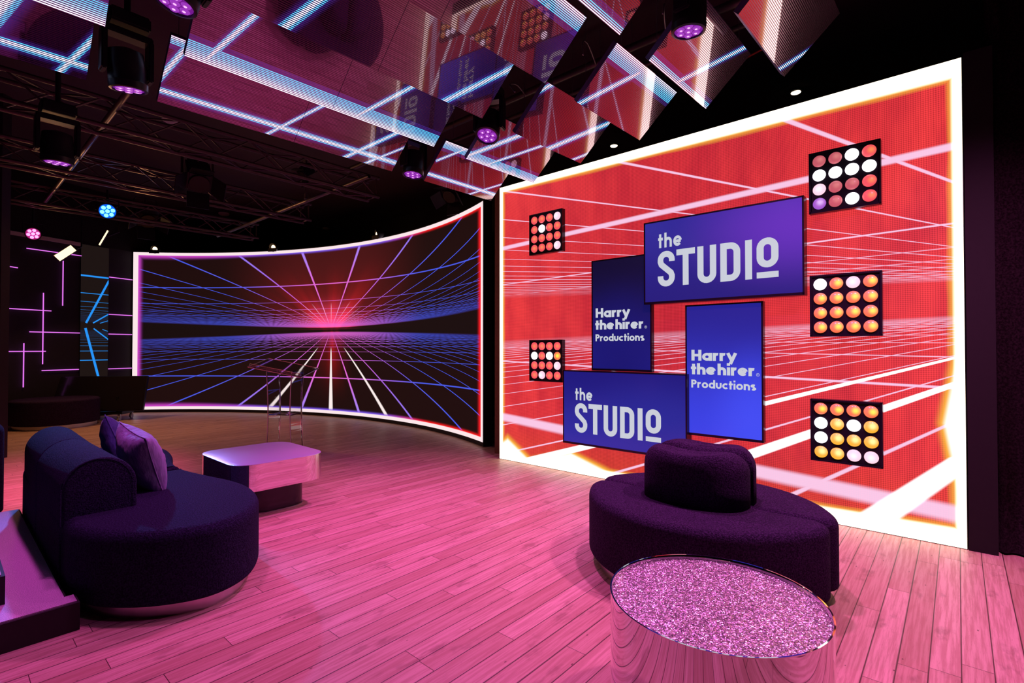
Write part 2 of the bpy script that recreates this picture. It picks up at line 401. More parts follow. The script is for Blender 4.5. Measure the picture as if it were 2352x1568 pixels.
def mk_side():
    g = NG('side_grid_video'); s, z, uvv = g.uv()
    q = g.mx(g.ab(g.sub(z, 1.61)), 0.004); up = g.m('GREATER_THAN', z, 1.61)
    H = g.sub(g.div(1.68, q), 0.895)
    Hl = g.sub(g.div(1.62, q), 0.70)
    HH = g.add(g.mul(up, H), g.mul(g.sub(1.0, up), Hl))
    l = g.mul(g.glines(HH, 0.028), g.mul(g.step(q, 0.06, 0.09), g.step(q, 0.05, 0.5, 0.4, 1.0)))
    l = g.mul(l, g.m('LESS_THAN', q, 1.1))
    for (a, b, c, d, hw) in [(0.78, 1.67, 0.42, 2.45, .013), (0.67, 1.67, 0.42, 1.84, .008), (0.56, 1.67, 0.43, 1.72, .004), (0.79, 1.57, 0.43, 0.11, .015), (0.66, 1.57, 0.42, 1.38, .008), (0.52, 1.56, 0.43, 1.53, .004)]:
        l = g.mx(l, g.seg(s, z, a, b, c, d, hw, hw * 0.6)[0])
    c = g.mix(l, (0.012, 0.007, 0.006), (0.02, 0.30, 0.95))
    g.bsdf((0.008, 0.008, 0.008), 0.6, 0, 0.05, emis=c, estr=1.0); return g.mat
M['video_side'] = mk_side()

def mk_tv(name, c0, c1, c2, corner, ext):
    # screen gradient: base colour with a brighter patch towards one corner
    g = NG(name); u, v, _ = g.uv()
    d = g.m('SQRT', g.add(g.m('POWER', g.sub(u, corner[0]), 2.0), g.m('POWER', g.sub(v, corner[1]), 2.0)))
    c = g.mix(g.step(v, 0.0, 1.0), c0, c1)
    c = g.mix(g.step(d, 0.0, ext, 1.0, 0.0), c, c2)
    g.bsdf((0.01, 0.01, 0.012), 0.15, 0, 0.4, emis=c, estr=1.0); return g.mat

# ------------------------------------------------------------------ mesh helpers
def link(o, parent=None):
    COL.objects.link(o)
    if parent is not None: o.parent = parent
    return o
def obj(name, bm, mat, parent=None, smooth=False, loc=None, rot=None):
    me = bpy.data.meshes.new(name); bm.normal_update(); bm.to_mesh(me); bm.free()
    if smooth:
        for p in me.polygons: p.use_smooth = True
        if smooth == 'auto':
            try: me.set_sharp_from_angle(angle=radians(35))
            except Exception: pass
    for m in (mat if isinstance(mat, (list, tuple)) else [mat]): me.materials.append(m)
    o = bpy.data.objects.new(name, me); link(o, parent)
    if loc is not None: o.location = loc
    if rot is not None: o.rotation_euler = rot
    return o
def tag(o, label=None, cat=None, group=None, kind=None):
    if label: o['label'] = label
    if cat: o['category'] = cat
    if group: o['group'] = group
    if kind: o['kind'] = kind
    return o
def empty(name, loc, rz=0.0, mat=None):
    o = bpy.data.objects.new(name, None); COL.objects.link(o); o.empty_display_size = 0.1
    if mat is not None: o.matrix_world = mat
    else: o.location = loc; o.rotation_euler = (0, 0, rz)
    return o
def copy_tree(o, parent=None):
    c = o.copy(); COL.objects.link(c); c.parent = parent
    for ch in list(o.children): copy_tree(ch, c)
    return c
def bx(bm, x0, x1, y0, y1, z0, z1, mi=0, mat=None):
    vs = [Vector((x, y, z)) for z in (z0, z1) for y in (y0, y1) for x in (x0, x1)]
    if mat is not None: vs = [mat @ v for v in vs]
    vs = [bm.verts.new(v) for v in vs]
    for f in ((0, 2, 3, 1), (4, 5, 7, 6), (0, 1, 5, 4), (2, 6, 7, 3), (0, 4, 6, 2), (1, 3, 7, 5)):
        bm.faces.new([vs[i] for i in f]).material_index = mi
def box(name, x0, x1, y0, y1, z0, z1, mat, parent=None, bev=0.0, T=None):
    bm = bmesh.new(); bx(bm, x0, x1, y0, y1, z0, z1, mat=T)
    if bev: bmesh.ops.bevel(bm, geom=bm.edges[:], offset=bev, segments=2, affect='EDGES', profile=0.6)
    return obj(name, bm, mat, parent)
def frame_of(d):
    d = d.normalized(); up = Vector((0, 0, 1)) if abs(d.z) < 0.95 else Vector((1, 0, 0))
    x = d.cross(up).normalized(); y = d.cross(x).normalized(); return x, y
def tube(bm, pts, r, seg=8, cap=True, mi=0):
    pts = [Vector(p) for p in pts]; rings = []
    for i, p in enumerate(pts):
        if i == 0: d = pts[1] - p
        elif i == len(pts) - 1: d = p - pts[-2]
        else: d = (pts[i + 1] - p).normalized() + (p - pts[i - 1]).normalized()
        x, y = frame_of(d); rr = r[i] if isinstance(r, (list, tuple)) else r
        rings.append([bm.verts.new(p + (x * cos(2 * pi * k / seg) + y * sin(2 * pi * k / seg)) * rr) for k in range(seg)])
    for a, b in zip(rings, rings[1:]):
        for k in range(seg): bm.faces.new((a[k], a[(k + 1) % seg], b[(k + 1) % seg], b[k])).material_index = mi
    if cap:
        bm.faces.new(rings[0][::-1]).material_index = mi; bm.faces.new(rings[-1]).material_index = mi
def lathe(bm, prof, seg=48, c=(0, 0), T=None, mi=0):
    rings = []
    for r, z in prof:
        ring = []
        for k in range(seg):
            v = Vector((c[0] + r * cos(2 * pi * k / seg), c[1] + r * sin(2 * pi * k / seg), z))
            ring.append(bm.verts.new(T @ v if T else v))
        rings.append(ring)
    for a, b in zip(rings, rings[1:]):
        for k in range(seg): bm.faces.new((a[k], a[(k + 1) % seg], b[(k + 1) % seg], b[k])).material_index = mi
    bm.faces.new(rings[0][::-1]).material_index = mi; bm.faces.new(rings[-1]).material_index = mi
def spline(pts, n=10):
    out = []; N = len(pts)
    for i in range(N):
        p0, p1, p2, p3 = [Vector((*pts[(i + k - 1) % N], 0)) for k in range(4)]
        for j in range(n):
            t = j / n
            out.append(0.5 * ((2 * p1) + (-p0 + p2) * t + (2 * p0 - 5 * p1 + 4 * p2 - p3) * t * t + (-p0 + 3 * p1 - 3 * p2 + p3) * t ** 3))
    return [(v.x, v.y) for v in out]
def resample(pts, n):
    P_ = [Vector((*p, 0)) for p in pts]; L = [0]
    for i in range(len(P_)): L.append(L[-1] + (P_[(i + 1) % len(P_)] - P_[i]).length)
    out = []; j = 0
    for k in range(n):
        t = L[-1] * k / n
        while L[j + 1] < t: j += 1
        f = (t - L[j]) / max(1e-9, L[j + 1] - L[j]); v = P_[j].lerp(P_[(j + 1) % len(P_)], f); out.append((v.x, v.y))
    return out
def area2(pts): return sum(pts[i][0] * pts[(i + 1) % len(pts)][1] - pts[(i + 1) % len(pts)][0] * pts[i][1] for i in range(len(pts)))
def round_poly(pts, r, n=6):
    out = []; N = len(pts)
    for i in range(N):
        p0, p, p1 = Vector(pts[i - 1]), Vector(pts[i]), Vector(pts[(i + 1) % N])
        rr = r[i] if isinstance(r, (list, tuple)) else r
        d0 = (p0 - p).normalized(); d1 = (p1 - p).normalized()
        a = p + d0 * rr; b = p + d1 * rr
        for k in range(n + 1):
            t = k / n; q = a * (1 - t) ** 2 + p * (2 * t * (1 - t)) + b * t * t; out.append((q.x, q.y))
    return out
def prism(bm, pts, prof, T=None, dome=0.0, mi=0):
    """pts: closed outline; prof: list of (inset, z) from bottom to top"""
    if area2(pts) < 0: pts = pts[::-1]
    N = len(pts); nrm = []
    for i in range(N):
        a = Vector(pts[i - 1]); b = Vector(pts[(i + 1) % N]); d = (b - a).normalized(); nrm.append(Vector((-d.y, d.x)))
    rings = []
    for ins, z in prof:
        ring = []
        for i in range(N):
            q = Vector(pts[i]) + nrm[i] * ins; v = Vector((q.x, q.y, z)); ring.append(bm.verts.new(T @ v if T else v))
        rings.append(ring)
    for a, b in zip(rings, rings[1:]):
        for k in range(N): bm.faces.new((a[k], a[(k + 1) % N], b[(k + 1) % N], b[k])).material_index = mi
    bm.faces.new(rings[0][::-1]).material_index = mi; bm.faces.new(rings[-1]).material_index = mi
def rprof(z0, z1, r, rb=None, n=6):
    rb = r * 0.4 if rb is None else rb
    pr = [(rb * (1 - sin(pi / 2 * k / n)), z0 + rb * (1 - cos(pi / 2 * k / n))) for k in range(n + 1)]
    pr += [(r * (1 - cos(pi / 2 * k / n)), z1 - r * (1 - sin(pi / 2 * k / n))) for k in range(n + 1)]
    return pr
RM = Matrix(((AX.x, WX.x, 0, 0), (AX.y, WX.y, 0, 0), (0, 0, 1, 0), (0, 0, 0, 1)))   # room (a,w,z) -> world

# ------------------------------------------------------------------ room shell
def quadobj(name, pts, mat, parent=None, uvs=None):
    bm = bmesh.new(); vs = [bm.verts.new(p) for p in pts]; f = bm.faces.new(vs)
    if uvs:
        l = bm.loops.layers.uv.new('UVMap')
        for lp, uv in zip(f.loops, uvs): lp[l].uv = uv
    return obj(name, bm, mat, parent)
A0, A1, W0, W1, HC = -3.4, 6.6, -2.6, 13.4, 4.05
bm = bmesh.new(); bx(bm, A0 - .2, A1 + .2, W0 - .2, W1 + .2, -0.1, 0.0)
fl = obj('floor', bm, M['floor']); fl.matrix_world = RM; tag(fl, kind='structure')
bm = bmesh.new(); bx(bm, A0 - .2, A1 + .2, W0 - .2, W1 + .2, HC, HC + .1)
o = obj('ceiling', bm, M['ceiling']); o.matrix_world = RM; tag(o, kind='structure')
for nm, c in (('wall_right', (A1, A1 + .1, W0, W1)), ('wall_back', (A0, A1, W1, W1 + .1)), ('wall_front', (A0, A1, W0 - .1, W0))):
    bm = bmesh.new(); bx(bm, c[0], c[1], c[2], c[3], 0, HC); o = obj(nm, bm, M['wall_dark']); o.matrix_world = RM; tag(o, kind='structure')

# ------------------------------------------------------------------ red video wall
WA = 4.139; WW0 = -0.032; WLEN = 3.846
def WP(s, z, off=0.0):            # point on the red wall: s from its far edge, off = towards the room
    return P(WA - off, WW0 + WLEN - s, z)
led = empty('led_video_wall', P(WA, WW0 + WLEN / 2, 0))
def child_at(o, par):
    o.parent = par; o.matrix_parent_inverse = par.matrix_world.inverted(); return o
bpy.context.view_layer.update()
def sub(o, par):                 # parent a world-placed mesh keeping its place (par is an unparented Empty)
    o.parent = par; o.matrix_parent_inverse = Matrix.Translation(par.location).inverted() if not any(par.rotation_euler) else (Matrix.Translation(par.location) @ par.rotation_euler.to_matrix().to_4x4()).inverted()
    return o
pic = quadobj('screen', [WP(0, 0.004, .002), WP(WLEN, 0.004, .002), WP(WLEN, 3.0, .002), WP(0, 3.0, .002)], M['video_red'], uvs=[(0, 0), (WLEN, 0), (WLEN, 3), (0, 3)])
sub(pic, led)
bm = bmesh.new(); bx(bm, WA, WA + .11, WW0 - .004, WW0 + WLEN + .004, 0.0, 3.004); cb = obj('cabinet', bm, M['black']); cb.matrix_world = RM; 
me = cb.data; me.transform(RM); cb.matrix_world = Matrix.Identity(4); sub(cb, led)
tag(led, 'tall flat LED video wall glowing red with white grid lines and a white border', 'video wall')

def room_mesh(name, bm, mat, par=None, smooth=False):
    """mesh written in room (a,w,z) coordinates"""
    bm.transform(RM); o = obj(name, bm, mat, smooth=smooth)
    if par is not None: sub(o, par)
    return o

# ------------------------------------------------------------------ curved video wall
CC = Vector((-6.08164, 3.2887)); CR = 6.4639; TH0 = radians(100.105); CL = 8.161
def CP(s, z, off=0.0):
    th = TH0 - s / CR; r = CR - off; return Vector((CC.x + r * cos(th), CC.y + r * sin(th), z))
cv = empty('curved_led_wall', CP(4.08, 0))
N = 96; bm = bmesh.new(); l = bm.loops.layers.uv.new('UVMap'); cols = []
for i in range(N + 1):
    s = CL * i / N; cols.append((s, bm.verts.new(CP(s, 0.055)), bm.verts.new(CP(s, 3.055))))
for a, b in zip(cols, cols[1:]):
    f = bm.faces.new((a[1], b[1], b[2], a[2]))
    for lp, uv in zip(f.loops, ((a[0], 0), (b[0], 0), (b[0], 3), (a[0], 3))): lp[l].uv = uv
sub(obj('screen', bm, M['video_blue'], smooth=True), cv)
bm = bmesh.new(); rings = []
for i in range(N + 1):
    s = -0.006 + (CL + 0.012) * i / N
    rings.append([bm.verts.new(CP(s, z, off)) for (z, off) in ((0.0, -0.005), (0.0, -0.12), (3.07, -0.12), (3.07, -0.005))])
for a, b in zip(rings, rings[1:]):
    for k in range(4): bm.faces.new((a[k], a[(k + 1) % 4], b[(k + 1) % 4], b[k]))
bm.faces.new(rings[0]); bm.faces.new(rings[-1][::-1])
sub(obj('cabinet', bm, M['black']), cv)
tag(cv, 'wide curved LED video wall showing a blue and pink neon grid with a red glow', 'video wall')

# timber post between the two video walls
bm = bmesh.new(); bx(bm, 4.32, 4.40, 3.98, 4.06, 0, 3.3)
o = room_mesh('timber_post', bm, M['wood_raw']); tag(o, 'raw timber post in the dark gap between the curved and the red video walls', 'post')

# ------------------------------------------------------------------ side wall at the left
LP0 = Vector((-7.22, 9.65)); LD = Vector((-0.65, -1.79)).normalized(); LN = Vector((-LD.y, LD.x))
if LN.x < 0: LN = -LN
def LP(q, z, off=0.0): p = LP0 + LD * q + LN * off; return Vector((p.x, p.y, z))
def lbox(name, q0, q1, z0, z1, o0, o1, mat, parent=None):
    bm = bmesh.new(); vs = [bm.verts.new(LP(q, z, o)) for z in (z0, z1) for o in (o0, o1) for q in (q0, q1)]
    for f in ((0, 2, 3, 1), (4, 5, 7, 6), (0, 1, 5, 4), (2, 6, 7, 3), (0, 4, 6, 2), (1, 3, 7, 5)): bm.faces.new([vs[i] for i in f])
    o = obj(name, bm, mat)
    if parent is not None: sub(o, parent)
    return o
o = lbox('wall_left', 0.0, 5.2, 0, 3.06, -0.15, -0.02, M['black_paint']); tag(o, kind='structure')
o = lbox('trim_1', 0.88, 5.2, 3.0, 3.06, -0.02, 0.012, M['white_plastic']); tag(o, kind='structure')
o = lbox('wall_left_upper', -0.3, 5.2, 3.06, HC, -0.16, -0.03, M['wall_dark']); tag(o, kind='structure'); o.name = 'wall_upper'
sg = empty('side_led_screen', LP(0.64, 0))
sub(quadobj('screen', [LP(0.87, 0.05, .004), LP(0.425, 0.05, .004), LP(0.425, 3.04, .004), LP(0.87, 3.04, .004)], M['video_side'], uvs=[(0.87, 0.05), (0.425, 0.05), (0.425, 3.04), (0.87, 3.04)]), sg)
lbox('cabinet', 0.425, 0.87, 0.04, 3.05, -0.019, 0.0, M['black'], sg)
tag(sg, 'narrow upright LED screen with bright blue lines between black wall sections', 'led screen')
def tube_mat(name, c, s):
    g = NG(name); u, v, _ = g.uv(); return None
M['tube_pink'] = glow('tube_pink', (0.72, 0.16, 0.80), 1.25)
TL = [(1.64, 2.82, 0.87, 2.83, 'top horizontal'), (1.91, 2.55, 1.91, 0.91, 'tall left vertical'), (1.93, 2.5, 1.75, 2.49, 'short upper left horizontal'), (1.14, 2.7, 1.14, 1.94, 'upper right vertical under the warm panel lamp'),
      (1.41, 2.13, 1.41, 0.96, 'middle vertical'), (1.93, 1.84, 1.3, 1.84, 'horizontal crossing at mid height'), (1.59, 1.485, 0.88, 1.485, 'horizontal reaching the blue screen'), (1.66, 1.3, 1.66, 0.6, 'short lower vertical'),
      (1.94, 1.17, 1.37, 1.17, 'horizontal above the dark monitor'), (1.42, 0.855, 0.89, 0.855, 'lowest horizontal')]
for (q0, z0, q1, z1, d) in TL:
    bm = bmesh.new(); t = 0.0075
    a, b = LP(q0, z0, 0.012), LP(q1, z1, 0.012)
    tube(bm, [a, b], t, 8)
    o = obj('light_tube', bm, M['tube_pink'], smooth='auto'); tag(o, 'pink light tube on the black left wall, %s' % d, 'light tube', 'pink light tubes on the left wall')
for z_, d in ((2.52, 'topmost'), (1.84, 'second from top'), (1.48, 'middle'), (0.845, 'second from bottom'), (0.175, 'lowest')):
    bm = bmesh.new(); tube(bm, [LP(0.42, z_, 0.012), LP(0.015, z_, 0.012)], 0.0075, 8)
    o = obj('light_tube', bm, M['tube_pink'], smooth='auto'); tag(o, 'short pink light tube beside the curved screen left edge, the %s of five' % d, 'light tube', 'short pink light tubes beside the curved screen')
# dark pier at the very left of the view
bm = bmesh.new(); bx(bm, -6.4, -5.65, 5.6, 5.7, 0, HC); o = obj('wall_pier', bm, M['black_paint']); tag(o, kind='structure')

# ------------------------------------------------------------------ screens on the red wall
# stroke lettering: glyph = list of strokes; coordinates with x-height 1
def arc(cx, cy, rx, ry, a0, a1, n=14): return [(cx + rx * cos(radians(a0 + (a1 - a0) * k / n)), cy + ry * sin(radians(a0 + (a1 - a0) * k / n))) for k in range(n + 1)]
def glyphs(t):
    h = t / 2; r = 0.5 - h; CAP = 1.40; ASC = 1.45
    G = {}
    ring = arc(0.5, 0.5, r, r, 0, 360, 28)
    G['o'] = ([ring], 1.0)
    G['a'] = ([ring, [(1 - h, 0), (1 - h, 1)]], 1.0)
    G['d'] = ([ring, [(1 - h, 0), (1 - h, ASC)]], 1.0)
    G['e'] = ([arc(0.5, 0.5, r, r, 5, 318, 26), [(h, 0.48), (1 - h * 0.9, 0.48)]], 1.0)
    G['c'] = ([arc(0.5, 0.5, r, r, 48, 312, 22)], 0.88)
    G['h'] = ([[(h, 0), (h, ASC)], arc(0.45, 0.55, 0.45 - h, 0.45 - h, 180, 0, 14) + [(0.9 - h, 0)]], 0.9)
    G['n'] = ([[(h, 0), (h, 1)], arc(0.45, 0.55, 0.45 - h, 0.45 - h, 180, 0, 14) + [(0.9 - h, 0)]], 0.9)
    G['u'] = ([[(h, 1)] + arc(0.45, 0.45, 0.45 - h, 0.45 - h, 180, 360, 14) + [(0.9 - h, 1)]], 0.9)
    G['r'] = ([[(h, 0), (h, 1)], arc(0.48, 0.5, 0.48 - h, 0.5 - h, 180, 75, 8)], 0.62)
    G['i'] = ([[(h, 0), (h, 1)], [(h, 1.2), (h, 1.2 + t)]], t)
    G['t'] = ([[(0.12 + h, 0), (0.12 + h, 1.36)], [(0, 1 - h), (0.58, 1 - h)]], 0.60)
    G['y'] = ([[(0.06 + h * .4, 1), (0.5, 0.06)], [(0.94 - h * .4, 1), (0.36, -0.38)]], 0.95)
    G['s'] = ([arc(0.38, 0.73, 0.30 - h * .3, 0.27 - h, 40, 270, 12) + arc(0.38, 0.27, 0.30 - h * .3, 0.27 - h, 90, -140, 12)[1:]], 0.74)
    G['H'] = ([[(h, 0), (h, CAP)], [(1.05 - h, 0), (1.05 - h, CAP)], [(h, CAP * .5), (1.05 - h, CAP * .5)]], 1.05)
    rb = 0.42 - h
    G['P'] = ([[(h, 0), (h, CAP)], [(h, CAP - h)] + arc(0.45, CAP - 0.42, rb, rb, 90, -90, 12) + [(h, CAP - 0.84 + h)]], 0.88)
    G['.'] = ([[(h, 0), (h, t)]], t)
    return G
def studio_glyphs():
    t = 0.165; h = t / 2; w = 0.50; r = w / 2 - h; G = {}
    G['S'] = ([[(w - h, 0.70), (w - h, 1 - h - r)] + arc(w / 2, 1 - h - r, r, r, 0, 180, 12)[1:] + [(h, 0.70), (h + .03, 0.62), (w - h - .03, 0.38), (w - h, 0.30)] + arc(w / 2, h + r, r, r, 0, -180, 12) + [(h, 0.30)]], w)
    G['T'] = ([[(0, 1 - h), (w + .02, 1 - h)], [((w + .02) / 2, 0), ((w + .02) / 2, 1)]], w + .02)
    G['U'] = ([[(h, 1), (h, h + r)] + arc(w / 2, h + r, r, r, 180, 360, 12)[1:] + [(w - h, 1)]], w)
    G['D'] = ([[(h, 0), (h, 1)], [(h, 1 - h), (w / 2, 1 - h)] + arc(w / 2, 1 - h - r, r, r, 90, 0, 8)[1:] + arc(w / 2, h + r, r, r, 0, -90, 8) + [(h, h)]], w)
    G['I'] = ([[(h, 0), (h, 1)]], t)
    r2 = r; b = 0.26
    G['O'] = ([arc(w / 2, 1 - h - r2, r2, r2, 0, 180, 12) + arc(w / 2, b + h + r2, r2, r2, 180, 360, 12) + [(w - h, 1 - h - r2)], [(0, 0.08), (w, 0.08)]], w)
    return G, t
def stroke_mesh(bm, pts, t, f):
    pts = [Vector(p) for p in pts]; q = [pts[0]]
    for p in pts[1:]:
        if (p - q[-1]).length > 1e-5: q.append(p)
    pts = q; closed = (pts[0] - pts[-1]).length < 1e-4 and len(pts) > 4
    if closed: pts = pts[:-1]
    n = len(pts); L = []; R = []
    for i, p in enumerate(pts):
        if closed or 0 < i < n - 1:
            d0 = (p - pts[i - 1]).normalized(); d1 = (pts[(i + 1) % n] - p).normalized()
            m = (d0 + d1).normalized(); nn = Vector((-m.y, m.x)); k = 1 / max(0.5, nn.dot(Vector((-d1.y, d1.x))))
        else:
            d = (pts[1] - p) if i == 0 else (p - pts[-2]); d.normalize(); nn = Vector((-d.y, d.x)); k = 1
        L.append(bm.verts.new(f(p + nn * t / 2 * k))); R.append(bm.verts.new(f(p - nn * t / 2 * k)))
    for i in range(n if closed else n - 1):
        j = (i + 1) % n; bm.faces.new((L[i], R[i], R[j], L[j]))
def text_line(bm, txt, G, t, kern, place, x_to):
    """write txt so that it spans x from 0 to x_to (in glyph units scaled)"""
    tot = sum((0.45 if c == ' ' else G[c][1]) for c in txt) + kern * (len(txt) - 1); sx = x_to / tot; x = 0
    for c in txt:
        if c == ' ': x += 0.45 + kern; continue
        for s in G[c][0]:
            stroke_mesh(bm, s, t, lambda p, x=x: place(((p.x + x) * sx, p.y)))
        x += G[c][1] + kern

def tv(name, s0, s1, z0, z1, off, mat, label, letter_fn, lname='lettering'):
    e = empty(name, WP((s0 + s1) / 2, z0, off))
    b = 0.012
    T = Matrix.Translation(Vector((0, 0, 0)))
    bm = bmesh.new(); bx(bm, WA - off + .004, WA - 0.004, WW0 + WLEN - s1, WW0 + WLEN - s0, z0, z1)
    # front bezel ring
    A = WA - off
    for (u0, u1, v0, v1) in ((s0, s1, z0, z0 + b * 1.6), (s0, s1, z1 - b, z1), (s0, s0 + b, z0, z1), (s1 - b, s1, z0, z1)):
        bx(bm, A, A + 0.005, WW0 + WLEN - u1, WW0 + WLEN - u0, v0, v1)
    room_mesh('casing', bm, M['bezel'], e)
    o2 = off - 0.003
    dsp = sub(quadobj('display', [WP(s0 + b, z0 + b * 1.6, o2), WP(s1 - b, z0 + b * 1.6, o2), WP(s1 - b, z1 - b, o2), WP(s0 + b, z1 - b, o2)], mat, uvs=[(0, 0), (1, 0), (1, 1), (0, 1)]), e)
    bm = bmesh.new(); letter_fn(bm, off - 0.0015); obj(lname, bm, M['letter']).parent = dsp
    tag(e, label, 'screen'); return e
SG, ST = studio_glyphs()
def studio(sx0, ztop, H, off_s):
    def fn(bm, off):
        # letter positions measured from the left edge of the S, in metres for a 0.30 m tall word
        xs = {'S': 0.0, 'T': 0.164, 'U': 0.338, 'D': 0.518, 'I': 0.702, 'O': 0.783}; k = H / 0.298
        for c, x in xs.items():
            for s in SG[c][0]:
                stroke_mesh(bm, s, 0.15 if (c == 'O' and len(s) == 2) else ST, lambda p: WP(sx0 + x * k + p.x * 0.298 * k, ztop - H + p.y * H, off))
        g3 = glyphs(0.27)
        text_line(bm, 'the', g3, 0.27, 0.16, lambda p: WP(sx0 + .004 * k + p[0], ztop + 0.030 * k + p[1] * 0.086 * k, off), 0.206 * k)
    return fn
def harry(sx0, zc, k):
    def fn(bm, off):
        t = 0.33; g = glyphs(t); u = 0.0625 * k
        text_line(bm, 'Harry', g, t, 0.07, lambda p: WP(sx0 + .002 + p[0], zc + 0.112 * k + p[1] * u, off), 0.352 * k)
        text_line(bm, 'the', g, t, 0.05, lambda p: WP(sx0 - 0.003 + p[0], zc + p[1] * u, off), 0.200 * k)
        text_line(bm, 'hirer', g, t, 0.07, lambda p: WP(sx0 + .211 * k + p[0], zc + p[1] * u, off), 0.276 * k)
        text_line(bm, 'Productions', glyphs(0.29), 0.29, 0.10, lambda p: WP(sx0 + p[0], zc - 0.108 * k + p[1] * 0.0465 * k, off), 0.494 * k)
        c = (sx0 + .508 * k, zc + .012 * k)      # registered sign
        stroke_mesh(bm, arc(0, 0, 0.011 * k, 0.011 * k, 0, 360, 20), 0.0022 * k, lambda p: WP(c[0] + p.x, c[1] + p.y, off))
        for s in ([(-.003, -.006), (-.003, .006)], [(-.003, .005), (.003, .005), (.003, .0005), (-.003, .0005)], [(0, 0), (.004, -.006)]):
            stroke_mesh(bm, [(x * k, y * k) for x, y in s], 0.0016 * k, lambda p: WP(c[0] + p.x, c[1] + p.y, off))
    return fn
tv('wall_screen', 1.783, 3.007, 1.595, 2.298, 0.10, mk_tv('tv_violet', (0.018, 0.013, 0.20), (0.030, 0.022, 0.30), (0.135, 0.032, 0.50), (1.0, 0.75), 0.85),
   'upper landscape screen reading the STUDIO on purple and navy', studio(1.910, 2.034, 0.298, 0), 'lettering')
tv('wall_screen', 0.926, 2.157, 0.305, 1.008, 0.10, mk_tv('tv_blue', (0.024, 0.024, 0.34), (0.012, 0.010, 0.20), (0.020, 0.022, 0.30), (0.8, 0.3), 0.8),
   'lower landscape screen reading the STUDIO on royal blue, behind the round sofa', studio(1.064, 0.700, 0.278, 0))
tv('wall_screen', 1.225, 1.830, 1.012, 2.040, 0.055, mk_tv('tv_dark', (0.010, 0.010, 0.19), (0.006, 0.004, 0.030), (0.008, 0.008, 0.16), (0.5, 0.0), 0.9),
   'left portrait screen, white lettering on near-black navy', harry(1.267, 1.392, 1.0))
tv('wall_screen', 2.128, 2.722, 0.512, 1.572, 0.055, mk_tv('tv_royal', (0.040, 0.055, 0.78), (0.018, 0.016, 0.28), (0.052, 0.075, 0.90), (0.9, 0.05), 0.75),
   'right portrait screen with white lettering on bright royal blue', harry(2.176, 1.007, 1.0))

# ------------------------------------------------------------------ blinder lamp panels (4 x 4)
def lamp_mat(name, c, hot, off=(0, 0), edge=1.0, k=1.0):
    g = NG(name); o = g.obj(); x, y, z = g.sep(o)
    d = g.m('SQRT', g.add(g.m('POWER', g.sub(y, off[0]), 2.0), g.m('POWER', g.sub(z, off[1]), 2.0)))
    col = g.mix(g.step(d, 0.0, 0.034, 1.0, 0.0), c, hot)
    g.bsdf((0.3, 0.12, 0.12), 0.25, 0, 0.5, emis=col, estr=k); return g.mat
LM = {'r': lamp_mat('lamp_red', (0.85, 0.08, 0.10), (1.0, 0.26, 0.10), (-.014, .0)),
      'd': lamp_mat('lamp_dull_red', (0.50, 0.09, 0.12), (0.68, 0.20, 0.20), (-.01, .006)),
      'o': lamp_mat('lamp_orange', (0.95, 0.17, 0.06), (1.5, 0.95, 0.06), (-.014, .002)),
      'y': lamp_mat('lamp_yellow', (1.0, 0.46, 0.02), (1.4, 1.1, 0.35), (-.010, .008)),
      'w': glow('lamp_white', (1.0, 0.93, 1.0), 2.6), 'p': lamp_mat('lamp_pink_white', (1.15, 0.70, 0.85), (1.3, 1.0, 1.1)),
      'v': lamp_mat('lamp_violet', (0.30, 0.10, 0.62), (0.7, 0.5, 1.0), (-.008, .004))}
lamp_meshes = {}
def lamp_mesh(k, R):
    if (k, R) not in lamp_meshes:
        bm = bmesh.new(); n = 28; rings = []
        for (r, x) in ((1, 0.0), (0.97, -.006), (0.8, -.013), (0.5, -.019), (0.2, -.0215)):
            rings.append([bm.verts.new((x, R * r * cos(2 * pi * i / n), R * r * sin(2 * pi * i / n))) for i in range(n)])
        for a, b in zip(rings, rings[1:]):
            for i in range(n): bm.faces.new((a[i], a[(i + 1) % n], b[(i + 1) % n], b[i]))
        bm.faces.new(rings[-1])
        bmesh.ops.recalc_face_normals(bm, faces=bm.faces[:])
        me = bpy.data.meshes.new('lamp'); bm.to_mesh(me); bm.free(); me.materials.append(LM[k])
        for p in me.polygons: p.use_smooth = True
        lamp_meshes[(k, R)] = me
    return lamp_meshes[(k, R)]
def blinder(s0, s1, z0, z1, rows, label, off=0.045):
    e = empty('lamp_panel', WP((s0 + s1) / 2, z0, off)); e.rotation_euler = (0, 0, ROOM_ANG)
    cw = WW0 + WLEN - (s0 + s1) / 2; hw = (s1 - s0) / 2; H = z1 - z0
    bm = bmesh.new(); bx(bm, 0.0, off - .003, -hw, hw, 0, H)
    for (y0, y1, a, b) in ((-hw, hw, 0, .012), (-hw, hw, H - .012, H), (-hw, -hw + .012, 0, H), (hw - .012, hw, 0, H)): bx(bm, -0.01, 0.0, y0, y1, a, b)
    obj('housing', bm, M['bezel_red'] if False else M['bezel'], e)
    cell = (s1 - s0 - .03) / 4
    for r in range(4):
        for c in range(4):
            o = bpy.data.objects.new('lamp', lamp_mesh(rows[r][c], 0.0405)); link(o, e)
            o.location = (-0.0015, hw - .015 - cell * (c + .5), H - .015 - (H - .03) / 4 * (r + .5))
    tag(e, label, 'lamp panel', 'four by four lamp panels on the red wall'); return e
blinder(3.030, 3.446, 2.168, 2.596, ['ddwr', 'wwww', 'pddr', 'vdwr'], 'lamp panel at the upper right of the red wall, white, pink and dull red lamps')
blinder(3.030, 3.446, 1.300, 1.730, ['wopo', 'oooo', 'oooo', 'oooo'], 'lamp panel right of the screens at mid height, mostly orange lamps')
blinder(3.028, 3.442, 0.432, 0.863, ['oooo', 'wywy', 'wyyy', 'yypp'], 'lamp panel at the lower right of the red wall, yellow, orange and white lamps')
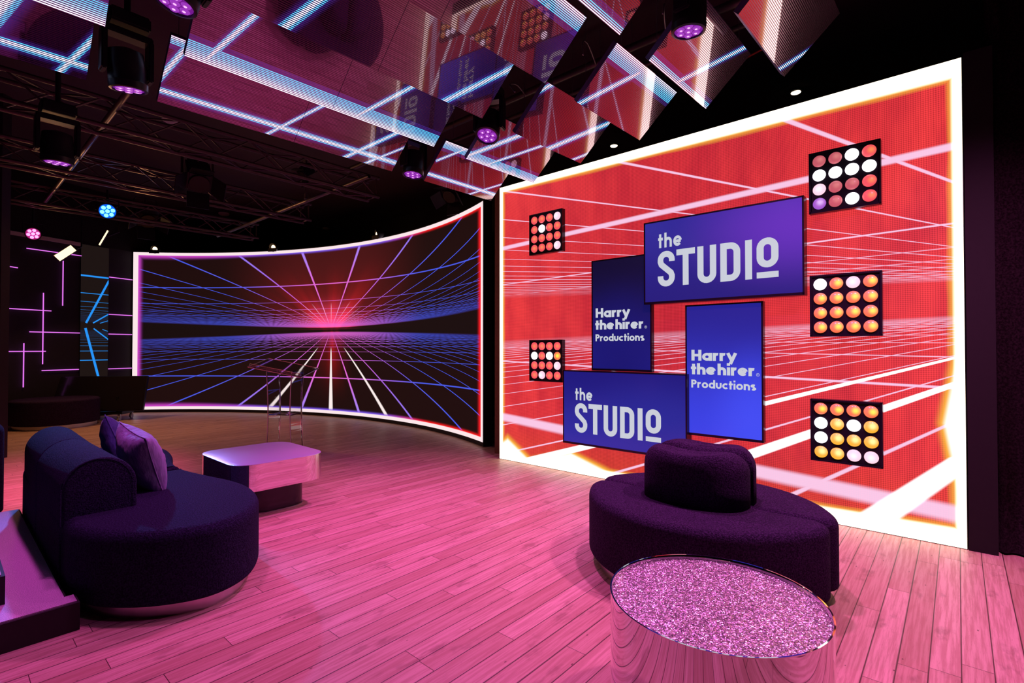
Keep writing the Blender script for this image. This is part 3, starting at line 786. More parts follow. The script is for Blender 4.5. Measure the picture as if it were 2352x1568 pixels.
blinder(0.466, 0.886, 2.184, 2.604, ['rrrp', 'rwrr', 'rrrr', 'rrrp'], 'lamp panel at the upper left of the red wall, red lamps, one white')
blinder(0.466, 0.884, 0.882, 1.305, ['rrrr', 'wrwo', 'rrrp', 'rprr'], 'lamp panel at the lower left of the red wall, red lamps, two bright white')

# ------------------------------------------------------------------ overhead tilted LED panels
AR = Vector((0.6824, 0.7310, 0)); WR = Vector((-0.7310, 0.6824, 0)); TLT = radians(41.5)
UPV = -WR * cos(TLT) + Vector((0, 0, sin(TLT))); NRM = AR.cross(UPV).normalized()
if NRM.z > 0: NRM = -NRM
ROWS = {'K': (3.987, 2.849), 'J': (3.371, 2.907), 'I': (2.782, 2.964), 'F': (2.164, 3.01), 'G': (1.59, 3.095), 'H': (1.027, 3.143), 'X': (0.47, 3.20)}
PL = 0.452; hw_ = 0.012
PSEG = {
 ('K', 2): ([(3.046, 0.252, 3.255, 0.437, .013), (3.018, 0.086, 3.951, 0.083, .019), (3.559, -0.03, 3.98, 0.256, .011)], [(.375, .452, 0)]),
 ('J', 2): ([(3.0, 0.02, 3.429, 0.393, .024), (3.261, 0.016, 3.749, 0.391, .014)], [(0, .085, 1)]),
 ('I', 2): ([(3.45, 0.003, 3.927, 0.432, .024), (3.802, -0.001, 3.943, 0.116, .014), (3.0, .37, 3.10, .49, .02)], []),
 ('F', 2): ([(3.02, -0.02, 3.385, 0.383, .020)], [(.350, .452, 0)]),
 ('G', 2): ([(3.413, 0.012, 3.803, 0.441, .019)], [(0, .040, 1)]),
 ('H', 2): ([(3.787, -0.02, 3.99, 0.264, .018)], []),
 ('X', 2): ([(3.2, 0.0, 3.6, 0.45, .018)], []),
 ('K', 1): ([(0.80, 0.083, 2.70, 0.089, .021), (1.51, -0.03, 1.90, 0.42, .013), (2.150, -0.03, 2.60, 0.44, .018), (2.35, -0.02, 2.70, 0.30, .011), (0.80, 0.10, 0.94, 0.45, .018)], [(.40, .452, 0)]),
 ('J', 1): ([(0.92, -0.02, 1.16, 0.45, .017), (1.90, -0.01, 2.30, 0.46, .017)], [(0, .105, 1)]),
 ('I', 1): ([(1.14, -0.03, 1.40, 0.42, .026), (2.26, -0.02, 2.70, 0.46, .022)], []),
 ('F', 1): ([(1.05, 0.0, 1.35, 0.45, .024)], [(.355, .452, 0)]),
 ('G', 1): ([], [(0, .045, 1)]),
 ('H', 1): ([(1.3, 0.0, 1.6, 0.45, .02)], []),
 ('K', 0): ([(-1.4, 0.082, 0.52, 0.081, .021), (0.34, -0.02, 0.50, 0.30, .017), (-0.1, -.2, 0.16, 0.40, .040)], []),
 ('J', 0): ([(-.3, 0, 0.0, 0.45, .02)], [(0, .12, 1)]),
 ('I', 0): ([(-.2, 0, 0.1, 0.45, .025)], []),
 ('F', 0): ([(-.2, 0, 0.1, 0.45, .025)], [(.355, .452, 0)]),
}
PCOL = {2: [(3.013, 3.929)], 1: [(0.836, 1.741), (1.744, 2.648)], 0: [(-1.34, -0.435), (-0.432, 0.474)]}
rown = {'K': 'farthest row', 'J': 'second row from the back', 'I': 'third row from the back', 'F': 'fourth row from the back', 'G': 'fifth row from the back', 'H': 'sixth row from the back', 'X': 'nearest row'}
coln = {2: ['single right-hand column'], 1: ['left half of the middle block', 'right half of the middle block'], 0: ['outer half of the left block', 'inner half of the left block']}
def panel(row, g, idx):
    a0, a1 = PCOL[g][idx]; w, z = ROWS[row]; O = WR * w + Vector((0, 0, z))
    key = 'panel_%s%d' % (row, g)
    mat = M.get(key) or M.setdefault(key, mk_panel('see_through_led_' + row + str(g), *PSEG[(row, g)]))
    def Q(u, v, n=0.0): return O + AR * u + UPV * v - NRM * n
    e = empty('led_ceiling_panel', Q((a0 + a1) / 2, 0))
    sub(quadobj('screen', [Q(a0, 0, -.0005), Q(a1, 0, -.0005), Q(a1, PL, -.0005), Q(a0, PL, -.0005)], mat, uvs=[(a0, 0), (a1, 0), (a1, PL), (a0, PL)]), e)
    bm = bmesh.new()
    def fb(u0, u1, v0, v1, n0=0.001, n1=0.042):
        vs = [bm.verts.new(Q(u, v, n)) for n in (n0, n1) for v in (v0, v1) for u in (u0, u1)]
        for f in ((0, 2, 3, 1), (4, 5, 7, 6), (0, 1, 5, 4), (2, 6, 7, 3), (0, 4, 6, 2), (1, 3, 7, 5)): bm.faces.new([vs[i] for i in f])
    fb(a0, a0 + .006, 0, PL); fb(a1 - .006, a1, 0, PL); fb(a0, a1, 0, .006); fb(a0, a1, PL - .006, PL)
    fb(a0 + .006, a1 - .006, .006, PL - .006, .030, .036)
    sub(obj('frame', bm, M['panel_frame']), e)
    bm = bmesh.new()
    for u in (a0 + .12, a1 - .12):
        p = Q(u, PL - .02, .04); tube(bm, [p, Vector((p.x, p.y, HC))], 0.0022, 6)
        p = Q(u, .03, .04); tube(bm, [p, Vector((p.x, p.y, HC))], 0.0022, 6)
    sub(obj('hanging_wire', bm, M['wire']), e)
    tag(e, 'tilted overhead LED ceiling panel with neon lines, %s, %s' % (coln[g][idx], rown[row]), 'led panel', 'tilted LED panels hanging overhead')
    return e
g = NG('panel_frame'); g.bsdf((0.18, 0.17, 0.34), 0.4, 0.5); M['panel_frame'] = g.mat
for row in 'KJIFGH': panel(row, 2, 0)
for row in 'KJIFG':
    for i in (0, 1): panel(row, 1, i)
for row in 'KJ': panel(row, 0, 1); panel(row, 0, 0)
panel('I', 0, 1); panel('F', 0, 1)

# ------------------------------------------------------------------ moving head lights
def head_fixture(label, lens, aim, size=1.0, lit=True, name='moving_head_light'):
    lens = Vector(lens); aim = Vector(aim); d = (aim - lens).normalized()
    L = 0.25 * size; R = 0.105 * size; c = lens - d * L * 0.55
    e = empty(name, c + Vector((0, 0, 0.36 * size)))
    q = d.to_track_quat('Z', 'Y').to_matrix().to_4x4(); T = Matrix.Translation(lens) @ q
    bm = bmesh.new(); lathe(bm, [(R * .55, -L), (R * .92, -L * .93), (R, -L * .55), (R, -L * .2), (R * 1.03, -L * .18), (R * 1.0, -.004), (R * .86, 0), (R * .84, -.012)], 32, T=T)
    hd = sub(obj('head', bm, M['black_plastic'], smooth='auto'), e)
    def lensp(name, mat, x, y, r, z0, z1):
        bm = bmesh.new(); lathe(bm, [(r, z0), (r * .8, z1)], 18, (x, y), T); o = obj(name, bm, mat); o.parent = hd
        return o
    lensp('reflector_glow', M['lens_ring'], 0, 0, R * .83, -.011, -.008)
    for k in range(7):
        a = k * pi / 3; rr = 0 if k == 6 else R * .53
        if lit: lensp('lens_centre', M['lens_hot'], rr * cos(a) * .94, rr * sin(a) * .94, R * .085, -.001, .0005)
        lensp('lens', M['lens_lit'] if lit else M['lens_ring'], rr * cos(a), rr * sin(a), R * .24, -.008, -.001)
    # yoke and base
    side = d.cross(Vector((0, 0, 1)));
    if side.length < .2: side = AX.copy()
    side.normalize(); bm = bmesh.new()
    topz = c.z + 0.20 * size
    for s in (-1, 1):
        p = c + side * s * (R + .018 * size); 
        Ty = Matrix.Translation(p) @ Matrix(((side.x, -side.y, 0, 0), (side.y, side.x, 0, 0), (0, 0, 1, 0), (0, 0, 0, 1)))
        bx(bm, -.016 * size, .016 * size, -.05 * size, .05 * size, -.06 * size, 0.21 * size, mat=Ty)
    Ty = Matrix.Translation(c) @ Matrix(((side.x, -side.y, 0, 0), (side.y, side.x, 0, 0), (0, 0, 1, 0), (0, 0, 0, 1)))
    bx(bm, -(R + .03 * size), R + .03 * size, -.05 * size, .05 * size, .19 * size, .235 * size, mat=Ty)
    bmesh.ops.bevel(bm, geom=bm.edges[:], offset=.008 * size, segments=2, affect='EDGES')
    sub(obj('yoke', bm, M['black_plastic']), e)
    bm = bmesh.new(); bx(bm, -.11 * size, .11 * size, -.10 * size, .10 * size, .245 * size, .335 * size, mat=Ty)
    bmesh.ops.bevel(bm, geom=bm.edges[:], offset=.012 * size, segments=2, affect='EDGES'); sub(obj('base', bm, M['black_plastic']), e)
    bm = bmesh.new(); tube(bm, [c + Vector((0, 0, .33 * size)), Vector((c.x, c.y, HC))], .017, 10)
    sub(obj('hanging_pipe', bm, M['black']), e)
    tag(e, label, 'stage light', 'moving head lights hung among the overhead panels'); return e
BL = [('black moving head light with violet lenses at the top right, between panels', 0), ('black moving head light with round violet face towards the camera, top centre', 1),
      ('black moving head light pointing down left of the curved gap, centre of the ceiling', 2), ('black moving head light cut by the top frame edge, bright violet lenses', 3), ('black moving head light hanging between the left and middle panel blocks', 4)]
BL += [('added moving head fill light above the right foreground beyond the overhead panels', 5), ('added moving head fill light in the gap of the panel blocks nearest the camera', 6)]
for lab, i in BL:
    l, t, _, _, _ = BEAMS[i]; head_fixture(lab, P(*l), P(*t), 0.93)
head_fixture('black moving head light at the far left below the truss, lens nearly edge-on', (-3.50, 3.89, 2.64), (-3.55, 4.0, 0), 0.95, True)

# ------------------------------------------------------------------ trusses
def truss(w, z, a0, a1, label, s=0.235):
    e = empty('lighting_truss', P(a1, w, z)); r = .020
    for (dw, dz) in ((0, 0), (s, 0), (0, s), (s, s)):
        bm = bmesh.new(); tube(bm, [(a0, w + dw, z + dz), (a1, w + dw, z + dz)], r, 10); room_mesh('chord', bm, M['truss'], e, 'auto')
    def lace(f, name='bracing'):
        bm = bmesh.new(); n = int((a1 - a0) / .30)
        for i in range(n):
            x0 = a1 - .05 - i * .30; x1 = x0 - .30
            p, q = (f(x0, 0), f(x1, s)) if i % 2 == 0 else (f(x0, s), f(x1, 0)); tube(bm, [p, q], .0085, 6)
        tube(bm, [f(a1 - .04, 0), f(a1 - .04, s)], .0085, 6)
        room_mesh(name, bm, M['truss'], e)
    lace(lambda x, t: (x, w, z + t)); lace(lambda x, t: (x, w + s, z + s - t)); lace(lambda x, t: (x, w + t, z)); lace(lambda x, t: (x, w + s - t, z + s))
    tag(e, label, 'truss', 'lighting trusses under the ceiling'); return e
truss(5.46, 3.12, -2.0, 3.68, 'nearest box truss behind the overhead panels, ending above the curved screen middle')
truss(7.20, 3.12, -1.8, 3.68, 'middle box truss under the dark ceiling, second from the panels')
truss(9.05, 3.12, -1.2, 3.68, 'farthest box truss just above the curved screen')
def pipe(p0, p1, r, label, cat='pipe', name='ceiling_pipe', mat='pipe'):
    bm = bmesh.new(); tube(bm, [p0, p1], r, 12, cap=False)
    tube(bm, [p0, p1], r * .82, 12, cap=False)
    o = obj(name, bm, M[mat], smooth='auto'); tag(o, label, cat); return o
pipe(P(3.42, 5.28, 3.28), P(3.42, 10.2, 3.28), .024, 'long pipe running through the truss ends towards the curved screen')
pipe(P(1.02, 4.75, 3.30), P(1.02, 10.2, 3.30), .026, 'pipe with open ringed end crossing the trusses below the left panels')
for p in [(4.45, 1.2, 3.55), ]:
    pipe(P(3.55, 0.4, 3.55), P(3.55, 6.0, 3.55), .03, 'dark pipe running above the right column of overhead panels', mat='truss')
pipe(P(3.95, -0.8, 3.62), P(3.95, 4.4, 3.62), .022, 'thin red-lit pipe above the top of the red video wall', mat='truss')
# cables
def cable(pts, r, label, mat='black_plastic', cat='cable'):
    sp = []
    P_ = [Vector(p) for p in pts]
    for i in range(len(P_) - 1):
        p0 = P_[max(i - 1, 0)]; p1 = P_[i]; p2 = P_[i + 1]; p3 = P_[min(i + 2, len(P_) - 1)]
        for j in range(8):
            t = j / 8; sp.append(0.5 * ((2 * p1) + (-p0 + p2) * t + (2 * p0 - 5 * p1 + 4 * p2 - p3) * t * t + (-p0 + 3 * p1 - 3 * p2 + p3) * t ** 3))
    sp.append(P_[-1]); bm = bmesh.new(); tube(bm, sp, r, 6); o = obj('cable', bm, M[mat], smooth=True); tag(o, label, cat); return o
cable([P(4.6, 1.9, 3.70), P(4.5, 1.6, 3.62), P(4.45, 1.2, 3.66), P(4.5, 1.0, 3.72)], .008, 'orange cable curling in the dark above the red wall', 'orange_cable')
cable([P(4.5, 0.15, 3.80), P(4.4, 0.0, 3.66), P(4.3, -.25, 3.72), P(4.3, -.42, 3.5)], .008, 'orange cable near the curtain above the red wall right corner', 'orange_cable')
cable([P(3.55, 2.95, 3.53), P(3.2, 2.75, 3.42), P(3.05, 2.7, 3.35), P(3.02, 2.62, 3.25)], .006, 'thin cable looping down to a right column panel, third row', 'wire')
cable([P(3.55, 2.2, 3.53), P(3.2, 2.05, 3.48), P(3.05, 2.0, 3.42), P(3.02, 1.98, 3.30)], .006, 'thin cable looping down to a right column panel, fourth row', 'wire')
cable([P(3.55, 1.6, 3.53), P(3.3, 1.5, 3.52), P(3.12, 1.42, 3.46), P(3.06, 1.40, 3.36)], .006, 'thin cable looping down to a right column panel, fifth row', 'wire')

# ------------------------------------------------------------------ small fittings on the ceiling
def disc(px, py, z, r, label, name, cat, mat, h=.03, tilt=None):
    u = (px - 1176) / FPX; v = (784 - py) / FPX; t = math.atan(16 / FPX)
    d = Vector((u, cos(t) - v * sin(t), sin(t) + v * cos(t))); k = (z - HCAM) / d.z; p = Vector((0, 0, HCAM)) + d * k
    bm = bmesh.new(); lathe(bm, [(r * .7, z - h), (r, z - h * .6), (r, z)], 24, (p.x, p.y)); o = obj(name, bm, M[mat], smooth='auto'); tag(o, label, cat); return p
disc(390, 273, HC, .085, 'pale round smoke detector on the ceiling beyond the left panels', 'smoke_detector', 'detector', 'white_plastic', .04)
disc(750, 524, HC, .09, 'small pale ceiling disc above the curved screen', 'smoke_detector', 'detector', 'white_plastic', .03)
disc(514, 489, HC, .10, 'pale ceiling sensor between the middle and far trusses', 'ceiling_sensor', 'detector', 'white_plastic', .05)
for (px, py, lab) in ((1828, 210, 'warm ceiling downlight above the middle of the red wall'), (1410, 333, 'warm ceiling downlight above the left part of the red wall')):
    u = (px - 1176) / FPX; v = (784 - py) / FPX; t = math.atan(16 / FPX)
    d = Vector((u, cos(t) - v * sin(t), sin(t) + v * cos(t))); k = (HC - HCAM) / d.z; p = Vector((0, 0, HCAM)) + d * k
    e = empty('downlight', (p.x, p.y, HC))
    bm = bmesh.new(); lathe(bm, [(.055, -.012), (.075, -.010), (.075, 0)], 24); obj('trim_ring', bm, M['black'], e)
    bm = bmesh.new(); lathe(bm, [(.046, -.018), (.050, -.0125)], 24); obj('lamp', bm, M['downlight'], e); tag(e, lab, 'downlight')

# ------------------------------------------------------------------ other stage lights
def unproj(px, py, Y):
    u = (px - 1176) / FPX; v = (784 - py) / FPX; t = math.atan(16 / FPX)
    d = Vector((u, cos(t) - v * sin(t), sin(t) + v * cos(t))); return Vector((0, 0, HCAM)) + d * (Y / d.y)
def par(px, py, Y, r, mat, label, top=3.12):
    c = unproj(px, py, Y); d = (Vector((0.2, 0.0, 1.0)) - c).normalized(); e = empty('par_light', c)
    T = Matrix.Translation(c) @ d.to_track_quat('Z', 'Y').to_matrix().to_4x4()
    bm = bmesh.new(); lathe(bm, [(r * .9, -.0125), (r * .9, -.0118)], 24, T=T); sub(obj('reflector_glow', bm, M['blue_glare'] if mat == M['blue_led'] else M['pink_glare']), e)  # emissive disc imitates the glare halo around the LEDs
    bm = bmesh.new(); lathe(bm, [(r * .6, -.16), (r * .95, -.13), (r, -.02), (r * 1.05, 0), (r * .93, 0), (r * .9, -.012)], 28, T=T); sub(obj('body', bm, M['black']), e)
    for k in range(7):
        a = k * pi / 3 + .3; rr = 0 if k == 6 else r * .58
        bm = bmesh.new(); lathe(bm, [(r * .24, -.012), (r * .22, -.002)], 14, (rr * cos(a), rr * sin(a)), T); sub(obj('led_lens', bm, mat), e)
    bm = bmesh.new(); s = d.cross(Vector((0, 0, 1))).normalized(); b = c - d * .08
    tube(bm, [b + s * (r + .02), b + s * (r + .02) + Vector((0, 0, .16)), b - s * (r + .02) + Vector((0, 0, .16)), b - s * (r + .02)], .009, 6)
    tube(bm, [b + Vector((0, 0, .16)), Vector((b.x, b.y, top))], .014, 8); sub(obj('bracket', bm, M['black']), e)
    tag(e, label, 'stage light'); return e
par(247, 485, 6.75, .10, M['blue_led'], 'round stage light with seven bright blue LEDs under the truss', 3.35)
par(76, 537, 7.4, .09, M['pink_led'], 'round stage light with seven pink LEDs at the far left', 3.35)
def led_panel(px, py, Y, sx, sy, roll, yaw, label):
    c = unproj(px, py, Y); e = empty('panel_light', c); d = Vector((0.35 + yaw, -1, -.35)).normalized()
    T = Matrix.Translation(c) @ d.to_track_quat('Z', 'Y').to_matrix().to_4x4() @ Matrix.Rotation(radians(roll), 4, 'Z')
    bm = bmesh.new(); bx(bm, -sx, sx, -sy, sy, -.03, -.002, mat=T); sub(obj('housing', bm, M['black']), e)
    bm = bmesh.new(); bx(bm, -sx + .006, sx - .006, -sy + .006, sy - .006, -.002, .002, mat=T); sub(obj('diffuser', bm, M['warm_soft']), e)
    bm = bmesh.new(); bp = c - d * .03; tube(bm, [bp, bp + Vector((.1, .15, .12)), Vector((bp.x + .1, bp.y + .15, 3.5))], .013, 8); sub(obj('bracket', bm, M['black']), e)
    tag(e, label, 'stage light'); return e
led_panel(150, 581, 7.6, .145, .055, 38, 0, 'bright warm rectangular LED panel light tilted in front of the left wall')
led_panel(238, 546, 7.6, .135, .016, 60, 0, 'thin warm LED panel light seen nearly edge-on below the blue stage light')
def clip_spot(s, label, lit=True, yaw=0.0):
    c = CP(s, 3.10, 0.10); e = empty('clip_spotlight', c); th = TH0 - s / CR
    d = (Vector((-cos(th + yaw), -sin(th + yaw), -.25))).normalized()
    T = Matrix.Translation(c) @ d.to_track_quat('Z', 'Y').to_matrix().to_4x4()
    bm = bmesh.new(); lathe(bm, [(.035, -.16), (.06, -.12), (.075, -.02), (.08, 0), (.066, 0), (.06, -.02)], 20, T=T); sub(obj('body', bm, M['black']), e)
    bm = bmesh.new(); lathe(bm, [(.045, -.02), (.028, -.004), (.008, .004)], 16, T=T); sub(obj('lamp', bm, M['warm']), e)
    bm = bmesh.new(); b = c - d * .08; tube(bm, [b, CP(s, 3.075, -.06)], .012, 8)
    bx(bm, -.09, .09, -.004, .004, -.075, -.01, mat=Matrix.Translation(c + d * .01) @ Matrix.Rotation(th - pi / 2, 4, 'Z')); sub(obj('clamp', bm, M['black']), e)
    tag(e, label, 'spotlight', 'small spotlights clamped on the curved screen top'); return e
clip_spot(0.42, 'small lit spotlight on the curved screen top at its left end')
clip_spot(2.80, 'small lit spotlight on the curved screen top at mid left')
clip_spot(5.32, 'small lit spotlight on the curved screen top right of centre', yaw=-.45)
# fresnel lights hanging from trusses
def fresnel(px, py, Y, size, label, top, yaw=.5):
    c = unproj(px, py, Y); e = empty('fresnel_light', c); d = Vector((yaw, -.6, -.75)).normalized()
    T = Matrix.Translation(c) @ d.to_track_quat('Z', 'Y').to_matrix().to_4x4() @ Matrix.Scale(size, 4)
    bm = bmesh.new(); bx(bm, -.12, .12, -.12, .12, -.20, .12, mat=T); bmesh.ops.bevel(bm, geom=bm.edges[:], offset=.02 * size, segments=2, affect='EDGES'); bdy = sub(obj('body', bm, M['black']), e)
    bm = bmesh.new(); lathe(bm, [(.105, .12), (.10, .15), (.085, .15)], 24, T=T); obj('lens', bm, M['black_gloss']).parent = bdy
    for k, (ax, sg_) in enumerate((('X', 1), ('X', -1), ('Y', 1), ('Y', -1))):
        F = T @ (Matrix.Rotation(k * pi / 2, 4, 'Z')) @ Matrix.Translation((0, .12, .12)) @ Matrix.Rotation(radians(-40), 4, 'X')
        bm = bmesh.new(); bx(bm, -.11, .11, 0, .008, 0, .18, mat=F); obj('barn_door', bm, M['black']).parent = bdy
    s = d.cross(Vector((0, 0, 1))).normalized() * .15 * size; u = Vector((0, 0, .24 * size)); b = c - d * .04
    bm = bmesh.new(); tube(bm, [b - s, b - s + u * .8, b - s * .8 + u, b + s * .8 + u, b + s + u * .8, b + s], .014 * size, 8); sub(obj('yoke', bm, M['truss']), e)
    bm = bmesh.new(); tube(bm, [b + u, Vector((b.x, b.y, top))], .014, 8); tube(bm, [Vector((b.x, b.y, top - .03)), Vector((b.x, b.y, top + .04))], .03, 8); sub(obj('clamp', bm, M['pipe']), e)
    tag(e, label, 'stage light', 'fresnel lights hung under the trusses'); return e
fresnel(455, 408, 6.0, 1.05, 'large dark fresnel light with barn doors under the nearest truss', 3.12)
fresnel(335, 497, 8.2, 1.1, 'smaller dark fresnel light with barn doors under the middle truss', 3.12, .7)
fresnel(1040, 440, 6.9, .9, 'dark stage light lit reddish under the right column farthest panel', 3.4, -.3)
fresnel(700, 395, 7.1, .6, 'small dark light inside the nearest truss', 3.35, -.3)

# ------------------------------------------------------------------ curtain, black return and pale post at the right
bm = bmesh.new(); bx(bm, 4.13, 4.16, -0.17, -0.04, 0, 3.02); o = room_mesh('black_flat', bm, M['wall_dark']); tag(o, 'narrow black flat closing the right edge of the red video wall', 'flat')
def curtain(w0, w1, a, label, zt=HC, seed=1, amp=.05):
    rnd = random.Random(seed); n = 140; bm = bmesh.new(); cols = []
    ph = [rnd.uniform(0, 6.28) for _ in range(4)]
    for i in range(n + 1):
        w = w0 + (w1 - w0) * i / n; col = []
        for j in range(13):
            z = .012 + (zt - .012) * j / 12; t = 1 - j / 12
            x = a + amp * (.55 * sin(w * 44 + ph[0] + .6 * sin(z * .8)) + .35 * sin(w * 23 + ph[1] + .4 * z) + .3 * sin(w * 71 + ph[2])) * (.7 + .5 * t)
            col.append(bm.verts.new((x, w + .01 * sin(z * 2 + w * 9), z)))
        cols.append(col)
    for p, q in zip(cols, cols[1:]):
        for j in range(12): bm.faces.new((p[j], q[j], q[j + 1], p[j + 1]))
    bmesh.ops.solidify(bm, geom=bm.faces[:], thickness=.006)
    o = room_mesh('curtain', bm, M['curtain'], smooth=True); tag(o, label, 'curtain'); return o
curtain(-1.9, -0.12, 4.20, 'dark folded floor-length curtain right of the red video wall')

# ------------------------------------------------------------------ furniture
def soft(name, bm, mat, par): return room_mesh(name, bm, mat, par, smooth='auto')
# round double sofa in front of the red wall (two D-shaped seats back to back)
rs = empty('round_sofa', P(2.78, 1.07, 0))
def dshape(ca, cw, r, cut, sgn, rr, n=40, fw=1.0):
    """arc of a circle on the sgn side of a = cut"""
    pts = []
    x = (cut - ca) * sgn; al = math.acos(max(-1, min(1, x / r)))
    for k in range(n + 1):
        t = al + (2 * pi - 2 * al) * k / n; pts.append((ca + sgn * r * cos(t), cw + fw * r * sin(t)))
    m = len(pts)
    # round the two sharp ends
    P0_, P1_ = Vector(pts[0]), Vector(pts[-1])
    pts2 = pts[3:-3]; a0, a1 = Vector(pts2[0]), Vector(pts2[-1])
    e1 = P1_.lerp(P0_, .10); e0 = P0_.lerp(P1_, .10)
    def bez(a, b, c, k=6): return [tuple(a * (1 - t) ** 2 + b * 2 * t * (1 - t) + c * t * t) for t in [j / k for j in range(1, k)]]
    out = pts2 + bez(a1, P1_, e1) + [tuple(e1)] + [tuple(e1.lerp(e0, j / 8)) for j in range(1, 8)] + [tuple(e0)] + bez(e0, P0_, a0)
    return out
near_o = dshape(2.66, 1.07, .675, 2.775, -1, .08); far_o = dshape(2.90, 1.07, .665, 2.785, 1, .08)
for (o_, nm) in ((near_o, 'near'), (far_o, 'far')):
    q = resample(o_, 120)
    bm = bmesh.new(); prism(bm, q, rprof(.065, .405, .045, .02)); soft('seat', bm, M['boucle'], rs)
bm = bmesh.new(); prism(bm, resample(near_o, 100), [(.045, 0.0), (.045, .07)]); soft('plinth', bm, M['steel'], rs)
bm = bmesh.new(); prism(bm, resample(far_o, 100), [(.045, 0.0), (.045, .07)]); soft('plinth', bm, M['steel'], rs)
for sgn, ca in ((-1, 2.765), (1, 2.795)):
    # half-round back: bulging towards the sitter, flat towards the middle, with a saddle dip on top
    NS = 72
    def ring(ins):
        hwid = .275 - ins; dep = .215 - ins * .9; f = .012 + ins * .55; pts = []
        for k in range(NS):
            t = 2 * pi * k / NS; c_, s_ = cos(t), sin(t)
            y = -hwid * (abs(c_) ** .72) * (1 if c_ > 0 else -1)
            x = dep * abs(s_) ** .80 if s_ >= 0 else -.004 * abs(s_)
            pts.append((ca + sgn * (f + x), 1.075 + y))
        return pts
    prof = [(0.0, .39), (0, .50), (0, .575)] + [(.095 * (1 - cos(pi / 2 * k / 9)), .683 - .108 * (1 - sin(pi / 2 * k / 9))) for k in range(1, 10)] + [(.125, .681), (.17, .674)]
    bm = bmesh.new(); rings = []
    for ins, z in prof:
        rings.append([bm.verts.new((p[0], p[1], z - (.016 * max(0, (z - .6) / .08) * cos(min(1, abs(p[1] - 1.075) / .2) * pi / 2) ** 2 if z > .6 else 0))) for p in ring(ins)])
    for p, q in zip(rings, rings[1:]):
        for k in range(NS): bm.faces.new((p[k], p[(k + 1) % NS], q[(k + 1) % NS], q[k]))
    bm.faces.new(rings[0][::-1]); bm.faces.new(rings[-1]); bmesh.ops.recalc_face_normals(bm, faces=bm.faces[:])
    room_mesh('backrest', bm, M['boucle'], rs, smooth=True)
tag(rs, 'round dark purple boucle sofa, two half-round seats back to back before the red wall', 'sofa')

# drum table with glitter top, near the camera
dt = empty('drum_table', (0.660, 1.665, 0))
TR = .333; TZ = .408
bm = bmesh.new(); lathe(bm, [(TR - .002, .004), (TR, .006), (TR, TZ), (TR + .001, TZ + .004), (TR - .004, TZ + .004), (TR - .006, TZ), (TR - .006, TZ - .014)], 128); obj('mirror_drum', bm, M['mirror'], dt, 'auto')
bm = bmesh.new(); lathe(bm, [(TR - .0065, TZ - .013), (TR - .0065, TZ - .0115)], 96); obj('glitter_top', bm, M['glitter'], dt)
bm = bmesh.new(); lathe(bm, [(TR - .03, 0.0), (TR - .03, .006)], 64); obj('base_plate', bm, M['black'], dt)
tag(dt, 'round mirrored drum table with a pink glitter top, nearest the camera', 'table')

# curved sofa at the left
so = empty('curved_sofa', P(.85, 3.9, 0))
OUT = [(.415, 3.22), (.425, 3.05), (.50, 2.86), (.66, 2.69), (.86, 2.61), (1.05, 2.69), (1.19, 2.90), (1.26, 3.15), (1.255, 3.40), (1.19, 3.72), (1.145, 4.02), (1.17, 4.34), (1.25, 4.66), (1.27, 4.95), (1.17, 5.22), (.92, 5.36), (.66, 5.28), (.50, 5.10), (.42, 4.88), (.405, 4.60), (.405, 4.2), (.405, 3.8), (.405, 3.5)]
full = spline(OUT, 8)
CUT = 4.02
def clip(pts, lo):
    keep = [p for p in pts if (p[1] < CUT - .006 if lo else p[1] > CUT + .006)]
    return keep
def ordered(lo):
    # walk the outline starting just after the cut so that the kept points are contiguous
    n = len(full); idx = [i for i in range(n) if (full[i][1] < CUT - .006) == lo and abs(full[i][1] - CUT) > .006]
    flags = [(full[i][1] < CUT) == lo for i in range(n)]
    start = next(i for i in range(n) if flags[i] and not flags[i - 1]); out = []
    i = start
    while flags[i % n]: out.append(full[i % n]); i += 1
    return out
for lo in (True, False):
    pts = ordered(lo); q = resample(round_poly([pts[0]] + pts[2:-2] + [pts[-1]], .004, 2), 130)
    bm = bmesh.new(); prism(bm, q, rprof(.065, .40, .05, .02)); soft('seat', bm, M['boucle_blue'], so)
    bm = bmesh.new(); prism(bm, q, [(.05, 0.0), (.05, .07)]); soft('plinth', bm, M['steel'], so)
# back: arch profile swept along w
def arch(n=18, a0=.400, a1=.695, z0=.07, zt=.672, ins=0.0):
    c = (a0 + a1) / 2; r = (a1 - a0) / 2 - ins; zs = zt - ins - r * 1.05
    return [(c - r, z0)] + [(c - r * cos(pi * k / n), zs + r * 1.05 * sin(pi * k / n)) for k in range(n + 1)] + [(c + r, z0)]
def sweep(w0, w1, round0, round1):
    bm = bmesh.new(); st = []
    def ends(r, n=5): return [(r * (1 - sin(pi / 2 * k / n)), r * (1 - cos(pi / 2 * k / n))) for k in range(n, -1, -1)]
    sts = [(w0 + d, i) for (i, d) in [(r_[0], r_[1]) for r_ in [(round0 * (1 - sin(pi / 2 * k / 5)), round0 * (1 - cos(pi / 2 * k / 5))) for k in range(6)]]]
    sts += [(w1 - d, i) for (i, d) in [(round1 * (1 - sin(pi / 2 * k / 5)), round1 * (1 - cos(pi / 2 * k / 5))) for k in range(5, -1, -1)]]
    rings = []
    for w, ins in sts:
        bend = .10 * ((w - 4.0) / .8) ** 2 * 0.15
        rings.append([bm.verts.new((a + bend, w, z)) for a, z in arch(ins=ins)])
    for p, q in zip(rings, rings[1:]):
        for k in range(len(p) - 1): bm.faces.new((p[k], p[k + 1], q[k + 1], q[k]))
    bm.faces.new(rings[0]); bm.faces.new(rings[-1][::-1]); bmesh.ops.recalc_face_normals(bm, faces=bm.faces[:]); return bm
soft('backrest', sweep(3.225, 4.022, .014, .012), M['boucle_blue'], so)
